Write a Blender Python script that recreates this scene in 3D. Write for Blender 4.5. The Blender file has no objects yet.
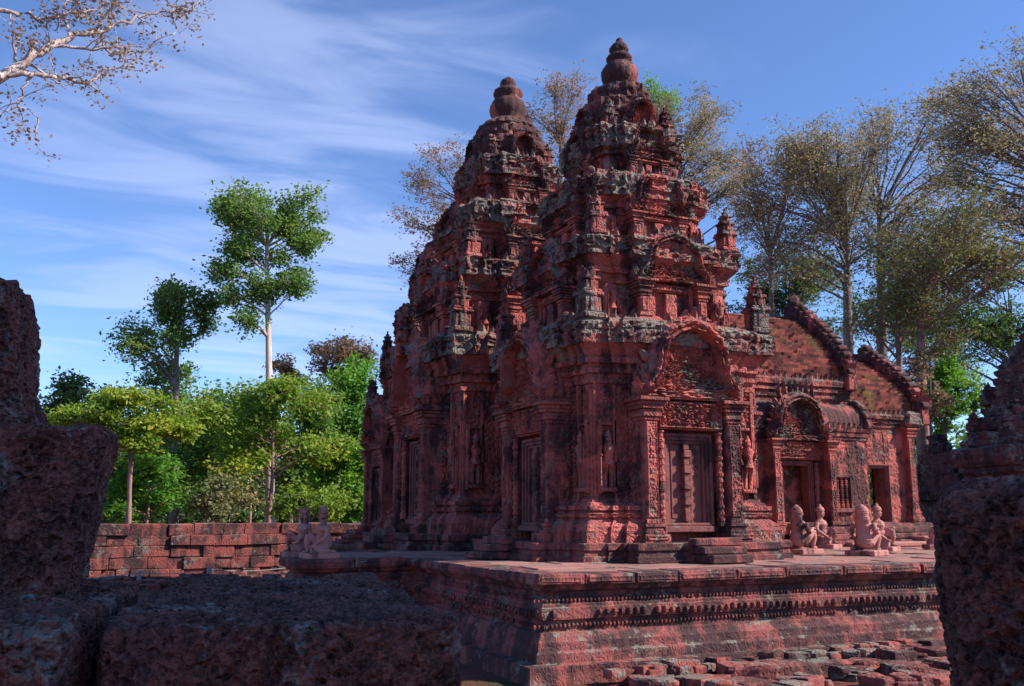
import bpy, math, random
import numpy as np
from mathutils import Vector, Matrix
R = math.radians
random.seed(7)
scene = bpy.context.scene
col = scene.collection

# ------------------------------------------------------------------ camera, sky, sun, exposure
cam_d = bpy.data.cameras.new('camera'); cam = bpy.data.objects.new('camera', cam_d); col.objects.link(cam)
cam.location = (0, 0, 0.575)
cam.rotation_euler = (R(90 + 10.3), 0, R(-24.1))
cam_d.sensor_width = 36; cam_d.lens = 950 / 1024 * 36
cam_d.clip_start = 0.05; cam_d.clip_end = 3000
scene.camera = cam

SUN_EL, SUN_AZ = 37.0, 122.0        # degrees; azimuth clockwise from +Y
wd = bpy.data.worlds.new('World'); scene.world = wd; wd.use_nodes = True
nt = wd.node_tree; N = nt.nodes; Lk = nt.links
for n in list(N): N.remove(n)
wo = N.new('ShaderNodeOutputWorld'); bg = N.new('ShaderNodeBackground'); Lk.new(bg.outputs[0], wo.inputs[0])
sky = N.new('ShaderNodeTexSky'); sky.sky_type = 'NISHITA'; sky.sun_disc = False
sky.sun_elevation = R(SUN_EL); sky.sun_rotation = R(SUN_AZ); sky.altitude = 1800; sky.air_density = 1.0
sky.dust_density = 0.1; sky.ozone_density = 3.0
tint = N.new('ShaderNodeMix'); tint.data_type = 'RGBA'; tint.blend_type = 'MULTIPLY'; tint.inputs['Factor'].default_value = 1
tint.inputs['B'].default_value = (0.82, 0.93, 1.15, 1); Lk.new(sky.outputs[0], tint.inputs['A'])
tc = N.new('ShaderNodeTexCoord')
# thin cirrus: direction projected on a high layer, stretched along one wind direction
sx = N.new('ShaderNodeSeparateXYZ'); Lk.new(tc.outputs['Generated'], sx.inputs[0])
def wm(op, a, b=None):
    m = N.new('ShaderNodeMath'); m.operation = op
    for i, v in enumerate((a, b)):
        if v is None: continue
        if isinstance(v, (int, float)): m.inputs[i].default_value = v
        else: Lk.new(v, m.inputs[i])
    return m.outputs[0]
zz = wm('ADD', wm('MAXIMUM', sx.outputs[2], 0.0), 0.12)
cb = N.new('ShaderNodeCombineXYZ'); Lk.new(wm('DIVIDE', sx.outputs[0], zz), cb.inputs[0]); Lk.new(wm('DIVIDE', sx.outputs[1], zz), cb.inputs[1])
mp = N.new('ShaderNodeMapping'); mp.inputs['Rotation'].default_value = (0, 0, R(-4)); mp.inputs['Scale'].default_value = (0.6, 1.5, 1)
Lk.new(cb.outputs[0], mp.inputs[0])
n1 = N.new('ShaderNodeTexNoise'); n1.inputs['Scale'].default_value = 2.6; n1.inputs['Detail'].default_value = 9; n1.inputs['Roughness'].default_value = 0.52; n1.inputs['Distortion'].default_value = 0.8
Lk.new(mp.outputs[0], n1.inputs['Vector'])
n2 = N.new('ShaderNodeTexNoise'); n2.inputs['Scale'].default_value = 0.5; n2.inputs['Detail'].default_value = 3; Lk.new(cb.outputs[0], n2.inputs['Vector'])
# broad bank of cirrus low in the north-west (left of the towers)
dt = N.new('ShaderNodeVectorMath'); dt.operation = 'DOT_PRODUCT'; Lk.new(tc.outputs['Generated'], dt.inputs[0]); dt.inputs[1].default_value = (math.sin(R(14))*math.cos(R(17)), math.cos(R(14))*math.cos(R(17)), math.sin(R(17)))
bank = N.new('ShaderNodeMapRange'); bank.inputs[1].default_value = 0.90; bank.inputs[2].default_value = 1.0; Lk.new(dt.outputs['Value'], bank.inputs[0])
cov = wm('ADD', wm('ADD', n1.outputs['Fac'], wm('MULTIPLY', n2.outputs['Fac'], 0.5)), wm('MULTIPLY', bank.outputs[0], 0.26))
mr = N.new('ShaderNodeMapRange'); mr.inputs[1].default_value = 0.82; mr.inputs[2].default_value = 1.12; mr.interpolation_type = 'SMOOTHSTEP'; Lk.new(cov, mr.inputs[0])
cl = N.new('ShaderNodeMix'); cl.data_type = 'RGBA'; Lk.new(wm('MULTIPLY', mr.outputs[0], wm('ADD', wm('MULTIPLY', bank.outputs[0], 0.26), 0.13)), cl.inputs['Factor']); Lk.new(tint.outputs['Result'], cl.inputs['A'])
cl.inputs['B'].default_value = (4.3, 4.8, 7.0, 1)
Lk.new(cl.outputs['Result'], bg.inputs[0]); bg.inputs[1].default_value = 0.108

sd = bpy.data.lights.new('sun', 'SUN'); sun = bpy.data.objects.new('sun', sd); col.objects.link(sun)
sd.energy = 5.0; sd.angle = R(0.6); sd.color = (1.0, 0.86, 0.78)
sv = Vector((math.sin(R(SUN_AZ))*math.cos(R(SUN_EL)), math.cos(R(SUN_AZ))*math.cos(R(SUN_EL)), math.sin(R(SUN_EL))))
sun.rotation_euler = sv.to_track_quat('Z', 'Y').to_euler()
scene.view_settings.view_transform = 'Standard'; scene.view_settings.look = 'None'
scene.view_settings.exposure = 0.88; scene.view_settings.gamma = 1; scene.view_settings.use_curve_mapping = False
scene.cycles.max_bounces = 5; scene.cycles.diffuse_bounces = 3; scene.cycles.glossy_bounces = 2; scene.cycles.transmission_bounces = 3

# ------------------------------------------------------------------ numpy noise
def _hash(ix, iy, iz, s):
    n = (ix.astype(np.int64)*73856093) ^ (iy.astype(np.int64)*19349663) ^ (iz.astype(np.int64)*83492791) ^ (s*26544357)
    n &= 0xffffffff
    n = ((n ^ (n >> 13))*1274126177) & 0xffffffff
    n = ((n ^ (n >> 15))*668265263) & 0xffffffff
    return ((n ^ (n >> 16)) & 0xffffff)/float(0xffffff)
def vnoise(P, s=0):
    P = np.asarray(P, float); I = np.floor(P).astype(np.int64); F = P - I; F = F*F*(3 - 2*F)
    o = 0
    for a in (0, 1):
        for b in (0, 1):
            for c in (0, 1):
                w = (F[:, 0] if a else 1-F[:, 0])*(F[:, 1] if b else 1-F[:, 1])*(F[:, 2] if c else 1-F[:, 2])
                o = o + w*_hash(I[:, 0]+a, I[:, 1]+b, I[:, 2]+c, s)
    return o*2 - 1
def fbm(P, s=0, n=4):
    o = 0; a = 1; t = 0
    for i in range(n):
        o = o + a*vnoise(P*(2**i) + 17.3*i, s+i); t += a; a *= .5
    return o/t
def worley(u, v, s=0):
    iu = np.floor(u).astype(np.int64); iv = np.floor(v).astype(np.int64); z = np.zeros_like(iu)
    best = np.full(u.shape, 9.0); ang = np.zeros(u.shape); idr = np.zeros(u.shape); sec = np.full(u.shape, 9.0)
    for a in (-1, 0, 1):
        for b in (-1, 0, 1):
            px = iu+a+.2+.6*_hash(iu+a, iv+b, z, s); py = iv+b+.2+.6*_hash(iu+a, iv+b, z, s+7)
            dx = u-px; dy = v-py; d = np.sqrt(dx*dx+dy*dy)
            m = d < best
            sec = np.where(m, best, np.minimum(sec, d))
            best = np.where(m, d, best); ang = np.where(m, np.arctan2(dy, dx), ang); idr = np.where(m, _hash(iu+a, iv+b, z, s+3), idr)
    return best, ang, idr, sec
def scroll(u, v, cell, s=0):
    """foliage-scroll relief height in 0..1"""
    r, a, i, r2 = worley(u/cell, v/cell, s)
    sg = np.where(i > .5, 1, -1)
    h = .5+.5*np.cos(2*np.pi*(r*2.1) + a*sg)
    edge = np.clip((r2-r)*4, 0, 1)
    pts = np.stack([u*1.8/cell, v*1.8/cell, u*0], 1)
    return np.clip(h*edge*(1-.35*r) + .35*vnoise(pts, s+11), -.2, 1)
def relief(u, v, cell, s=0):
    sh = u.shape; u = u.ravel(); v = v.ravel()
    return scroll(u, v, cell, s).reshape(sh)

# ------------------------------------------------------------------ mesh builder
class MB:
    def __init__(s): s.V = []; s.F = []; s.n = 0; s.M = np.eye(4); s.A = []
    def add(s, V, F, a=None):
        V = np.asarray(V, float).reshape(-1, 3)
        W = V @ s.M[:3, :3].T + s.M[:3, 3]
        s.V.append(W)
        if isinstance(F, np.ndarray): s.F.append(F + s.n)
        else:
            by = {}
            for f in F: by.setdefault(len(f), []).append(f)
            for k, l in by.items(): s.F.append(np.array(l, np.int64) + s.n)
        s.A.append(np.full(len(V), 0.5) if a is None else np.asarray(a, float))
        s.n += len(V)
    def build(s, name, mat, parent=None, smooth=False, weather=0.0, seed=0, loc=None):
        V = np.concatenate(s.V) if s.V else np.zeros((0, 3))
        if weather:
            d = np.stack([fbm(V*1.7 + 31*seed, 5+k, 2) for k in range(3)], 1)*weather
            e = np.stack([vnoise(V*9.0 + 7*seed, 15+k) for k in range(3)], 1)*weather*.35
            V = V + d + e
        me = bpy.data.meshes.new(name)
        me.vertices.add(len(V)); me.vertices.foreach_set('co', V.ravel())
        ls = []; li = []; st = []; p = 0
        for f in s.F:
            m, k = f.shape; li.append(f.ravel()); st.append(p + np.arange(m)*k); ls.append(np.full(m, k)); p += m*k
        li = np.concatenate(li); st = np.concatenate(st); ls = np.concatenate(ls)
        me.loops.add(len(li)); me.loops.foreach_set('vertex_index', li.astype(np.int32))
        me.polygons.add(len(st)); me.polygons.foreach_set('loop_start', st.astype(np.int32)); me.polygons.foreach_set('loop_total', ls.astype(np.int32))
        at = me.attributes.new('rnd', 'FLOAT', 'POINT'); at.data.foreach_set('value', np.concatenate(s.A).astype(np.float32))
        me.update(); me.validate()
        me.polygons.foreach_set('use_smooth', np.full(len(st), bool(smooth)))
        if mat: me.materials.append(mat)
        o = bpy.data.objects.new(name, me); col.objects.link(o)
        if parent: o.parent = parent
        if loc is not None: o.location = loc
        return o
def rotz(a): c, s = math.cos(a), math.sin(a); M = np.eye(4); M[0, 0] = c; M[0, 1] = -s; M[1, 0] = s; M[1, 1] = c; return M
def trans(x, y, z): M = np.eye(4); M[:3, 3] = (x, y, z); return M
def scl(x, y, z): M = np.eye(4); M[0, 0] = x; M[1, 1] = y; M[2, 2] = z; return M
def rotx(a): c, s = math.cos(a), math.sin(a); M = np.eye(4); M[1, 1] = c; M[1, 2] = -s; M[2, 1] = s; M[2, 2] = c; return M
def roty(a): c, s = math.cos(a), math.sin(a); M = np.eye(4); M[0, 0] = c; M[0, 2] = s; M[2, 0] = -s; M[2, 2] = c; return M

def cbox(mb, x0, x1, y0, y1, z0, z1, c=0.008, jit=0.0, rnd=random):
    """chamfered box"""
    c = min(c, (x1-x0)*.3, (y1-y0)*.3, (z1-z0)*.3)
    V = []; idx = {}
    for i, x in enumerate((x0, x1)):
        for j, y in enumerate((y0, y1)):
            for k, z in enumerate((z0, z1)):
                sx_, sy_, sz_ = (1 if i == 0 else -1), (1 if j == 0 else -1), (1 if k == 0 else -1)
                q = [rnd.uniform(-jit, jit) for _ in range(3)] if jit else (0, 0, 0)
                x_, y_, z_ = x+q[0], y+q[1], z+q[2]
                idx[i, j, k] = len(V)
                V += [(x_, y_+sy_*c, z_+sz_*c), (x_+sx_*c, y_, z_+sz_*c), (x_+sx_*c, y_+sy_*c, z_)]
    g = lambda i, j, k, a: idx[i, j, k]+a
    F = []
    for i in (0, 1):
        q = [g(i, 0, 0, 0), g(i, 1, 0, 0), g(i, 1, 1, 0), g(i, 0, 1, 0)]; F.append(q[::-1] if i == 0 else q)
        q = [g(0, i, 0, 1), g(1, i, 0, 1), g(1, i, 1, 1), g(0, i, 1, 1)]; F.append(q if i == 0 else q[::-1])
        q = [g(0, 0, i, 2), g(1, 0, i, 2), g(1, 1, i, 2), g(0, 1, i, 2)]; F.append(q[::-1] if i == 0 else q)
    for a in (0, 1):
        for b in (0, 1):
            q = [g(a, b, 0, 0), g(a, b, 0, 1), g(a, b, 1, 1), g(a, b, 1, 0)]; F.append(q if (a+b) % 2 == 0 else q[::-1])
            q = [g(a, 0, b, 0), g(a, 0, b, 2), g(a, 1, b, 2), g(a, 1, b, 0)]; F.append(q[::-1] if (a+b) % 2 == 0 else q)
            q = [g(0, a, b, 1), g(0, a, b, 2), g(1, a, b, 2), g(1, a, b, 1)]; F.append(q if (a+b) % 2 == 0 else q[::-1])
    for k, v in idx.items():
        q = [v, v+1, v+2]; F.append(q[::-1] if (sum(k)) % 2 == 0 else q)
    mb.add(V, F)
def grid(mb, P, flip=False, a=None):
    """P: (m,n,3)"""
    m, n, _ = P.shape; i = np.arange(m*n).reshape(m, n)
    F = np.stack([i[:-1, :-1], i[:-1, 1:], i[1:, 1:], i[1:, :-1]], -1).reshape(-1, 4)
    if flip: F = F[:, ::-1]
    mb.add(P.reshape(-1, 3), F, None if a is None else a.ravel())
def lathe(mb, prof, n=20, lobes=0, amp=0.0, cx=0, cy=0, caps=True):
    P = np.array(prof, float); th = np.linspace(0, 2*np.pi, n, endpoint=False)
    rr = P[:, 0][:, None]*(1+amp*np.cos(lobes*th)[None])
    V = np.stack([cx+rr*np.cos(th), cy+rr*np.sin(th), np.repeat(P[:, 1][:, None], n, 1)], -1)
    m = len(P); i = np.arange(m*n).reshape(m, n); j = np.roll(i, -1, 1)
    F = np.stack([i[:-1], j[:-1], j[1:], i[1:]], -1).reshape(-1, 4)
    L = [f for f in F.tolist()]
    if caps: L.append(list(range(n))[::-1]); L.append(list(i[-1]))
    mb.add(V.reshape(-1, 3), L)
def tube(mb, pts, rad, n=6, a=None):
    P = np.array(pts, float); m = len(P)
    T = np.gradient(P, axis=0); T /= np.linalg.norm(T, axis=1)[:, None]+1e-9
    ref = np.array([0, 0, 1.]) if abs(T[0][2]) < .9 else np.array([1., 0, 0])
    U = np.cross(T, ref); U /= np.linalg.norm(U, axis=1)[:, None]+1e-9; W = np.cross(T, U)
    th = np.linspace(0, 2*np.pi, n, endpoint=False); r = np.array(rad, float)[:, None, None]
    V = P[:, None, :] + r*(np.cos(th)[None, :, None]*U[:, None, :] + np.sin(th)[None, :, None]*W[:, None, :])
    i = np.arange(m*n).reshape(m, n); j = np.roll(i, -1, 1)
    F = np.stack([i[:-1], j[:-1], j[1:], i[1:]], -1).reshape(-1, 4)
    L = F.tolist() + [list(range(n)), list(i[-1])[::-1]]
    mb.add(V.reshape(-1, 3), L, None if a is None else np.full(m*n, a))
def ell(mb, c, r, n=10, m=7, Mx=None):
    th = np.linspace(0, 2*np.pi, n, endpoint=False); ph = np.linspace(-np.pi/2, np.pi/2, m)[1:-1]
    V = [[math.cos(p)*math.cos(t), math.cos(p)*math.sin(t), math.sin(p)] for p in ph for t in th] + [[0, 0, -1], [0, 0, 1]]
    V = np.array(V)*np.array(r)
    if Mx is not None: V = V @ Mx[:3, :3].T
    V = V + np.array(c); k = len(ph); i = np.arange(k*n).reshape(k, n); j = np.roll(i, -1, 1)
    L = np.stack([i[:-1], j[:-1], j[1:], i[1:]], -1).reshape(-1, 4).tolist()
    for t in range(n):
        L.append([k*n, int(j[0][t]), int(i[0][t])]); L.append([k*n+1, int(i[-1][t]), int(j[-1][t])])
    mb.add(V, L)

def redent(b, bays, d=0.0):
    notch = [q for q in bays if q[1] < 0]; bays = [q for q in bays if q[1] >= 0]; b0 = b
    b = b+d; pts = [(-b, -b)]; p0 = 0
    for w, p in bays:
        pts += [(-(w+d), -b-p0), (-(w+d), -b-p)]; p0 = p
    for w, p in notch: pts += [(-w, -b-p0), (-w, -b0+p), (w, -b0+p), (w, -b-p0)]   # door recess: fixed width and depth
    for w, p in bays[::-1]:
        i = bays.index((w, p)); q = bays[i-1][1] if i > 0 else 0
        pts += [((w+d), -b-p), ((w+d), -b-q)]
    out = []
    for k in range(4):
        c, s = [(1, 0), (0, 1), (-1, 0), (0, -1)][k]
        out += [(x*c-y*s, x*s+y*c) for x, y in pts]
    return np.array(out)
def rectout(hx, hy):
    return lambda d: np.array([(-hx-d, -hy-d), (hx+d, -hy-d), (hx+d, hy+d), (-hx-d, hy+d)])
def loft(mb, outf, prof, res=.05, rel=(), blk=(.42, .27, .012), chip=0.0, seed=0, cap=True, rough=.012):
    """outf(d)-> polygon corners (ccw); prof: (z, d); rel: (z0,z1,amp,cell)"""
    base = outf(0.0); k = len(base)
    nxt = np.roll(base, -1, 0); L = np.linalg.norm(nxt-base, axis=1)
    ns = np.maximum(1, np.ceil(L/res).astype(int))
    dirs = (nxt-base)/np.maximum(L, 1e-6)[:, None]; nor = np.stack([dirs[:, 1], -dirs[:, 0]], 1); pn = np.roll(nor, 1, 0)
    pr = [prof[0]]
    for a, b in zip(prof[:-1], prof[1:]):
        ln = math.hypot(b[0]-a[0], b[1]-a[1]); m = max(1, int(math.ceil(ln/res)))
        for i in range(1, m+1): t = i/m; pr.append((a[0]+(b[0]-a[0])*t, a[1]+(b[1]-a[1])*t))
    U = []; NR = []; s0 = 0
    for j in range(k):
        for t in range(ns[j]):
            U.append(s0+L[j]*t/ns[j]); NR.append(nor[j] if t else nor[j]+pn[j]*(1 if abs(nor[j]@pn[j]) < .5 else 0))
        s0 += L[j]
    U = np.array(U); NR = np.array(NR); rings = []
    Z = np.array([p[0] for p in pr])
    for z, d in pr:
        c = outf(d); cn = np.roll(c, -1, 0)
        rings.append(np.concatenate([c[j][None]+(cn[j]-c[j])[None]*(np.arange(ns[j])/ns[j])[:, None] for j in range(k)]))
    rings = np.array(rings)
    UU, ZZ = np.meshgrid(U, Z)
    D = np.zeros_like(UU)
    for z0, z1, amp, cell in rel:
        w = np.clip(np.minimum(ZZ-z0, z1-ZZ)/.02, 0, 1)
        D += amp*w*(relief(UU+seed*3.7, ZZ, cell, seed)-.4)
    if blk:
        row = np.floor(ZZ/blk[1]).astype(np.int64); cc = np.floor(UU/blk[0] + .5*(row % 2) + .37*row).astype(np.int64)
        h = _hash(cc.ravel(), row.ravel(), cc.ravel()*0, seed+5).reshape(UU.shape)
        D += (h-.5)*2*blk[2]
        if chip: D -= np.where(h > .86, chip, 0)
    P3 = np.concatenate([rings, np.repeat(Z[:, None], len(U), 1)[..., None]], -1)
    D += rough*fbm(P3.reshape(-1, 3)*6+seed, seed, 3).reshape(UU.shape)*1.6
    P3[..., :2] += NR[None]*D[..., None]
    P3[..., 2] += rough*.5*vnoise(P3.reshape(-1, 3)*5+seed, seed+9).reshape(UU.shape)
    m, n = UU.shape; i = np.arange(m*n).reshape(m, n); j = np.roll(i, -1, 1)
    F = np.stack([i[:-1], j[:-1], j[1:], i[1:]], -1).reshape(-1, 4)
    mb.add(P3.reshape(-1, 3), F)
    if cap: mb.add(P3[-1], [list(range(n))])
def panel(mb, x0, x1, z0, z1, y, amp, cell, seed=0, res=.018, th=.03, arch=False):
    """carved relief slab facing -y, front plane at y"""
    nx = max(2, int((x1-x0)/res)); nz = max(2, int((z1-z0)/res))
    X, Z = np.meshgrid(np.linspace(x0, x1, nx+1), np.linspace(z0, z1, nz+1))
    H = relief(X+seed*2.3, Z+seed, cell, seed)
    e = np.clip(np.minimum(np.minimum(X-x0, x1-X), np.minimum(Z-z0, z1-Z))/.02, 0, 1)
    fr = (np.minimum(np.minimum(X-x0, x1-X), np.minimum(Z-z0, z1-Z)) < .035)
    H = np.where(fr, .8, H)
    Y = y - amp*H*e + th*(1-e)
    grid(mb, np.stack([X, Y, Z], -1))
def beads(mb, p0, p1, r, step, nrm=(0, -1), kind='bead', hz=1.0, lo=.75):
    p0 = np.array(p0, float); p1 = np.array(p1, float); L = np.linalg.norm(p1-p0); n = max(1, int(L/step)); dz = 0; gap = False
    for i in range(n):
        c = p0+(p1-p0)*(i+.5)/n
        s = random.uniform(lo, 1.08)
        if i % 9 == 0: dz = random.uniform(-.006, .006); gap = random.random() < .10
        if random.random() < (.6 if gap else .05): continue
        c[2] += dz
        ell(mb, c, (r*s, r*s, r*hz*s), 6, 5)
def leafspike(mb, c, w, h, t, ax=0.0, lean=0.0):
    """small flame-shaped finial, flat, facing angle ax"""
    z = [0, .18, .42, .68, .88, 1.0]; wd_ = [.38, .5, .46, .3, .15, .02]
    V = []
    for zz_, ww in zip(z, wd_):
        for sgx, sy_ in ((-1, 0), (0, -1), (1, 0), (0, 1)):
            V.append((sgx*ww*w, sy_*t*.5*(1 if zz_ < .9 else .3) + lean*zz_*h, zz_*h))
    V = np.array(V) @ rotz(ax)[:3, :3].T + np.array(c)
    F = []
    for i in range(5):
        for j in range(4): a = i*4+j; b = i*4+(j+1) % 4; F.append([a, b, b+4, a+4])
    F.append([20, 21, 22, 23]); mb.add(V, F)
# ------------------------------------------------------------------ materials
def newmat(name):
    m = bpy.data.materials.new(name); m.use_nodes = True; t = m.node_tree
    for n in list(t.nodes): t.nodes.remove(n)
    out = t.nodes.new('ShaderNodeOutputMaterial'); b = t.nodes.new('ShaderNodeBsdfPrincipled'); t.links.new(b.outputs[0], out.inputs[0])
    b.inputs['Specular IOR Level'].default_value = 0.25
    return m, t, b, out
class G:
    def __init__(s, t): s.t = t
    def _i(s, sock, v):
        if isinstance(v, (int, float)): sock.default_value = v
        elif isinstance(v, tuple): sock.default_value = v
        else: s.t.links.new(v, sock)
    def pos(s):
        return s.t.nodes.new('ShaderNodeNewGeometry').outputs['Position']
    def nz(s):
        n = s.t.nodes.new('ShaderNodeNewGeometry'); x = s.t.nodes.new('ShaderNodeSeparateXYZ'); s.t.links.new(n.outputs['Normal'], x.inputs[0]); return x.outputs[2]
    def noise(s, v, sc, det=5, ro=.6, dist=0.0):
        n = s.t.nodes.new('ShaderNodeTexNoise'); s._i(n.inputs['Vector'], v); n.inputs['Scale'].default_value = sc; n.inputs['Detail'].default_value = det; n.inputs['Roughness'].default_value = ro; n.inputs['Distortion'].default_value = dist; return n.outputs['Fac']
    def vor(s, v, sc, feat='F1', out='Distance', metric='EUCLIDEAN'):
        n = s.t.nodes.new('ShaderNodeTexVoronoi'); n.feature = feat
        if feat != 'DISTANCE_TO_EDGE': n.distance = metric
        s._i(n.inputs['Vector'], v); n.inputs['Scale'].default_value = sc; return n.outputs[out]
    def map(s, v, scale=(1, 1, 1), rot=(0, 0, 0)):
        n = s.t.nodes.new('ShaderNodeMapping'); s._i(n.inputs[0], v); n.inputs['Scale'].default_value = scale; n.inputs['Rotation'].default_value = rot; return n.outputs[0]
    def mr(s, v, a, b, c=0.0, d=1.0):
        n = s.t.nodes.new('ShaderNodeMapRange'); s._i(n.inputs[0], v); n.inputs[1].default_value = a; n.inputs[2].default_value = b; n.inputs[3].default_value = c; n.inputs[4].default_value = d; return n.outputs[0]
    def m(s, op, a, b=0.0):
        n = s.t.nodes.new('ShaderNodeMath'); n.operation = op; s._i(n.inputs[0], a); s._i(n.inputs[1], b); return n.outputs[0]
    def mix(s, f, a, b, mode='MIX'):
        n = s.t.nodes.new('ShaderNodeMix'); n.data_type = 'RGBA'; n.blend_type = mode; s._i(n.inputs['Factor'], f)
        for k, v in (('A', a), ('B', b)):
            if isinstance(v, tuple): n.inputs[k].default_value = v+(1,) if len(v) == 3 else v
            else: s.t.links.new(v, n.inputs[k])
        return n.outputs['Result']
    def bump(s, h, dist, stg=1.0, nrm=None):
        n = s.t.nodes.new('ShaderNodeBump'); s._i(n.inputs['Height'], h); n.inputs['Distance'].default_value = dist; n.inputs['Strength'].default_value = stg
        if nrm: s.t.links.new(nrm, n.inputs['Normal'])
        return n.outputs[0]
RED = (0.43, 0.106, 0.088); RED2 = (0.155, 0.045, 0.042); DARK = (0.036, 0.023, 0.025); LICH = (0.25, 0.245, 0.205)
def stone(name, lich=.5, dark=.5, carve=1.0, c1=RED, c2=RED2, joints=True, lc=LICH, pores=0.0):
    m, t, b, out = newmat(name); g = G(t); p = g.pos()
    big = g.noise(p, 1.1, 4); med = g.noise(p, 5.5, 6, .65); fine = g.noise(p, 38, 5, .7)
    blk = g.vor(g.map(p, (1, 1, 1.55)), 2.6, 'F1', 'Color', 'CHEBYCHEV')
    sp = t.nodes.new('ShaderNodeSeparateXYZ'); t.links.new(blk, sp.inputs[0])
    c = g.mix(g.mr(g.m('ADD', g.m('MULTIPLY', sp.outputs[0], .55), g.m('MULTIPLY', med, .6)), .3, .85), c1, c2)
    c = g.mix(g.mr(fine, .35, .75, 0, .35), c, (c1[0]*1.25, c1[1]*1.7, c1[2]*1.5))
    # black patina: broad patches and vertical streaks
    st = g.noise(g.map(p, (5, 5, .8)), 1.0, 4, .6)
    dk = g.mr(g.m('ADD', g.m('MULTIPLY', g.noise(p, 1.7, 6, .7), .6), g.m('MULTIPLY', st, .4)), .575-.17*dark, .645-.17*dark, 0, .88)
    c = g.mix(dk, c, DARK)
    up = g.mr(g.nz(), .3, .95, 0, .05)
    lm = g.mr(g.m('ADD', g.m('ADD', g.m('MULTIPLY', g.noise(p, 2.3, 5, .7), .55), g.m('MULTIPLY', g.noise(p, 11, 4, .7), .45)), up), .585-.17*lich, .64-.17*lich, 0, .85)
    lcol = g.mix(g.mr(fine, .3, .7), lc, (lc[0]*.45, lc[1]*.42, lc[2]*.40))
    c = g.mix(lm, c, lcol)
    t.links.new(c, b.inputs['Base Color']); b.inputs['Roughness'].default_value = .88
    h = g.m('ADD', g.m('MULTIPLY', fine, .35), g.m('MULTIPLY', g.noise(p, 14, 5, .65), .45))
    if carve:
        w = g.vor(g.map(p, (1, 1, .8)), 15, 'SMOOTH_F1'); w2 = g.m('SINE', g.m('MULTIPLY', g.m('ADD', w, g.m('MULTIPLY', g.noise(p, 9, 2), .6)), 22.0))
        h = g.m('ADD', h, g.m('MULTIPLY', w2, .16*carve))
    if pores:
        v = g.vor(p, 22, 'SMOOTH_F1'); h = g.m('ADD', h, g.m('MULTIPLY', g.mr(v, .0, .35), pores))
    t.links.new(g.bump(h, .035, .9), b.inputs['Normal'])
    return m
M = {}
M['carved'] = stone('carved_sandstone', .16, .46)
M['weathered'] = stone('weathered_sandstone', .62, .80)
M['upper'] = stone('mottled_sandstone', .36, .74)
M['porch'] = stone('porch_sandstone', .28, .42, .6)
M['plain'] = stone('plain_sandstone', .10, .60, 0)
M['paving'] = stone('paving_sandstone', .22, .18, 0, (0.36, 0.15, 0.125), (0.22, 0.10, 0.09))
M['platform'] = stone('platform_sandstone', .14, .70, .5, (0.27, 0.075, 0.066), (0.15, 0.046, 0.045))
M['crown'] = stone('blackened_sandstone', .10, 1.0, .4)
M['door'] = stone('door_sandstone', .08, .42, .15, (0.22, .075, .068), (.13, .05, .047))
M['laterite_far'] = stone('laterite_wall_stone', .22, .62, 0, (0.27, 0.072, 0.060), (0.14, 0.044, 0.042), pores=.8)
M['rubble'] = stone('rubble_stone', .20, .70, 0, (0.30, 0.075, 0.06), (0.17, 0.05, 0.045), pores=.5)
M['ruin'] = stone('shade_toned_ruin_stone', .34, .62, .6, (0.13, 0.045, 0.043), (.08, .034, .035))  # darker than the temple stone: the ruin's shade is put into its colour
M['grey'] = stone('grey_lichen_stone', .95, .30, 0)
M['statue'] = stone('pink_statue_sandstone', -.2, .38, 0, (0.42, 0.185, 0.165), (0.36, 0.15, 0.135))

def laterite_near():
    m, t, b, out = newmat('laterite_block_stone'); g = G(t)
    tcn = t.nodes.new('ShaderNodeTexCoord'); p = g.pos()
    fine = g.noise(p, 60, 6, .7); med = g.noise(p, 14, 5, .7)
    c = g.mix(g.mr(g.m('ADD', g.m('MULTIPLY', med, .45), g.m('MULTIPLY', g.noise(p, 95, 4, .75), .55)), .42, .60), (0.036, 0.018, 0.017), (0.31, 0.115, 0.090))
    c = g.mix(g.mr(fine, .52, .72, 0, .6), c, (0.45, 0.18, 0.12))
    c = g.mix(g.mr(g.noise(p, 6, 3), .56, .66, 0, .5), c, (0.10, 0.060, 0.065))
    lm = g.m('MULTIPLY', g.mr(g.noise(p, 4.5, 6, .75), .555, .60), g.mr(g.noise(p, 45, 4, .7), .38, .60))
    c = g.mix(g.m('MULTIPLY', lm, .75), c, (0.31, 0.33, 0.30))
    t.links.new(c, b.inputs['Base Color']); b.inputs['Roughness'].default_value = .8
    pw = g.map(p, (1, 1, 1.3)); v1 = g.mr(g.vor(pw, 34), .12, .34); v2 = g.mr(g.vor(pw, 85), .15, .36)
    h = g.m('ADD', g.m('ADD', g.m('MULTIPLY', v1, 1.0), g.m('MULTIPLY', v2, .55)), g.m('MULTIPLY', fine, 1.1))
    t.links.new(g.bump(h, .020, 1.0), b.inputs['Normal'])
    return m
M['laterite'] = laterite_near()

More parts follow.
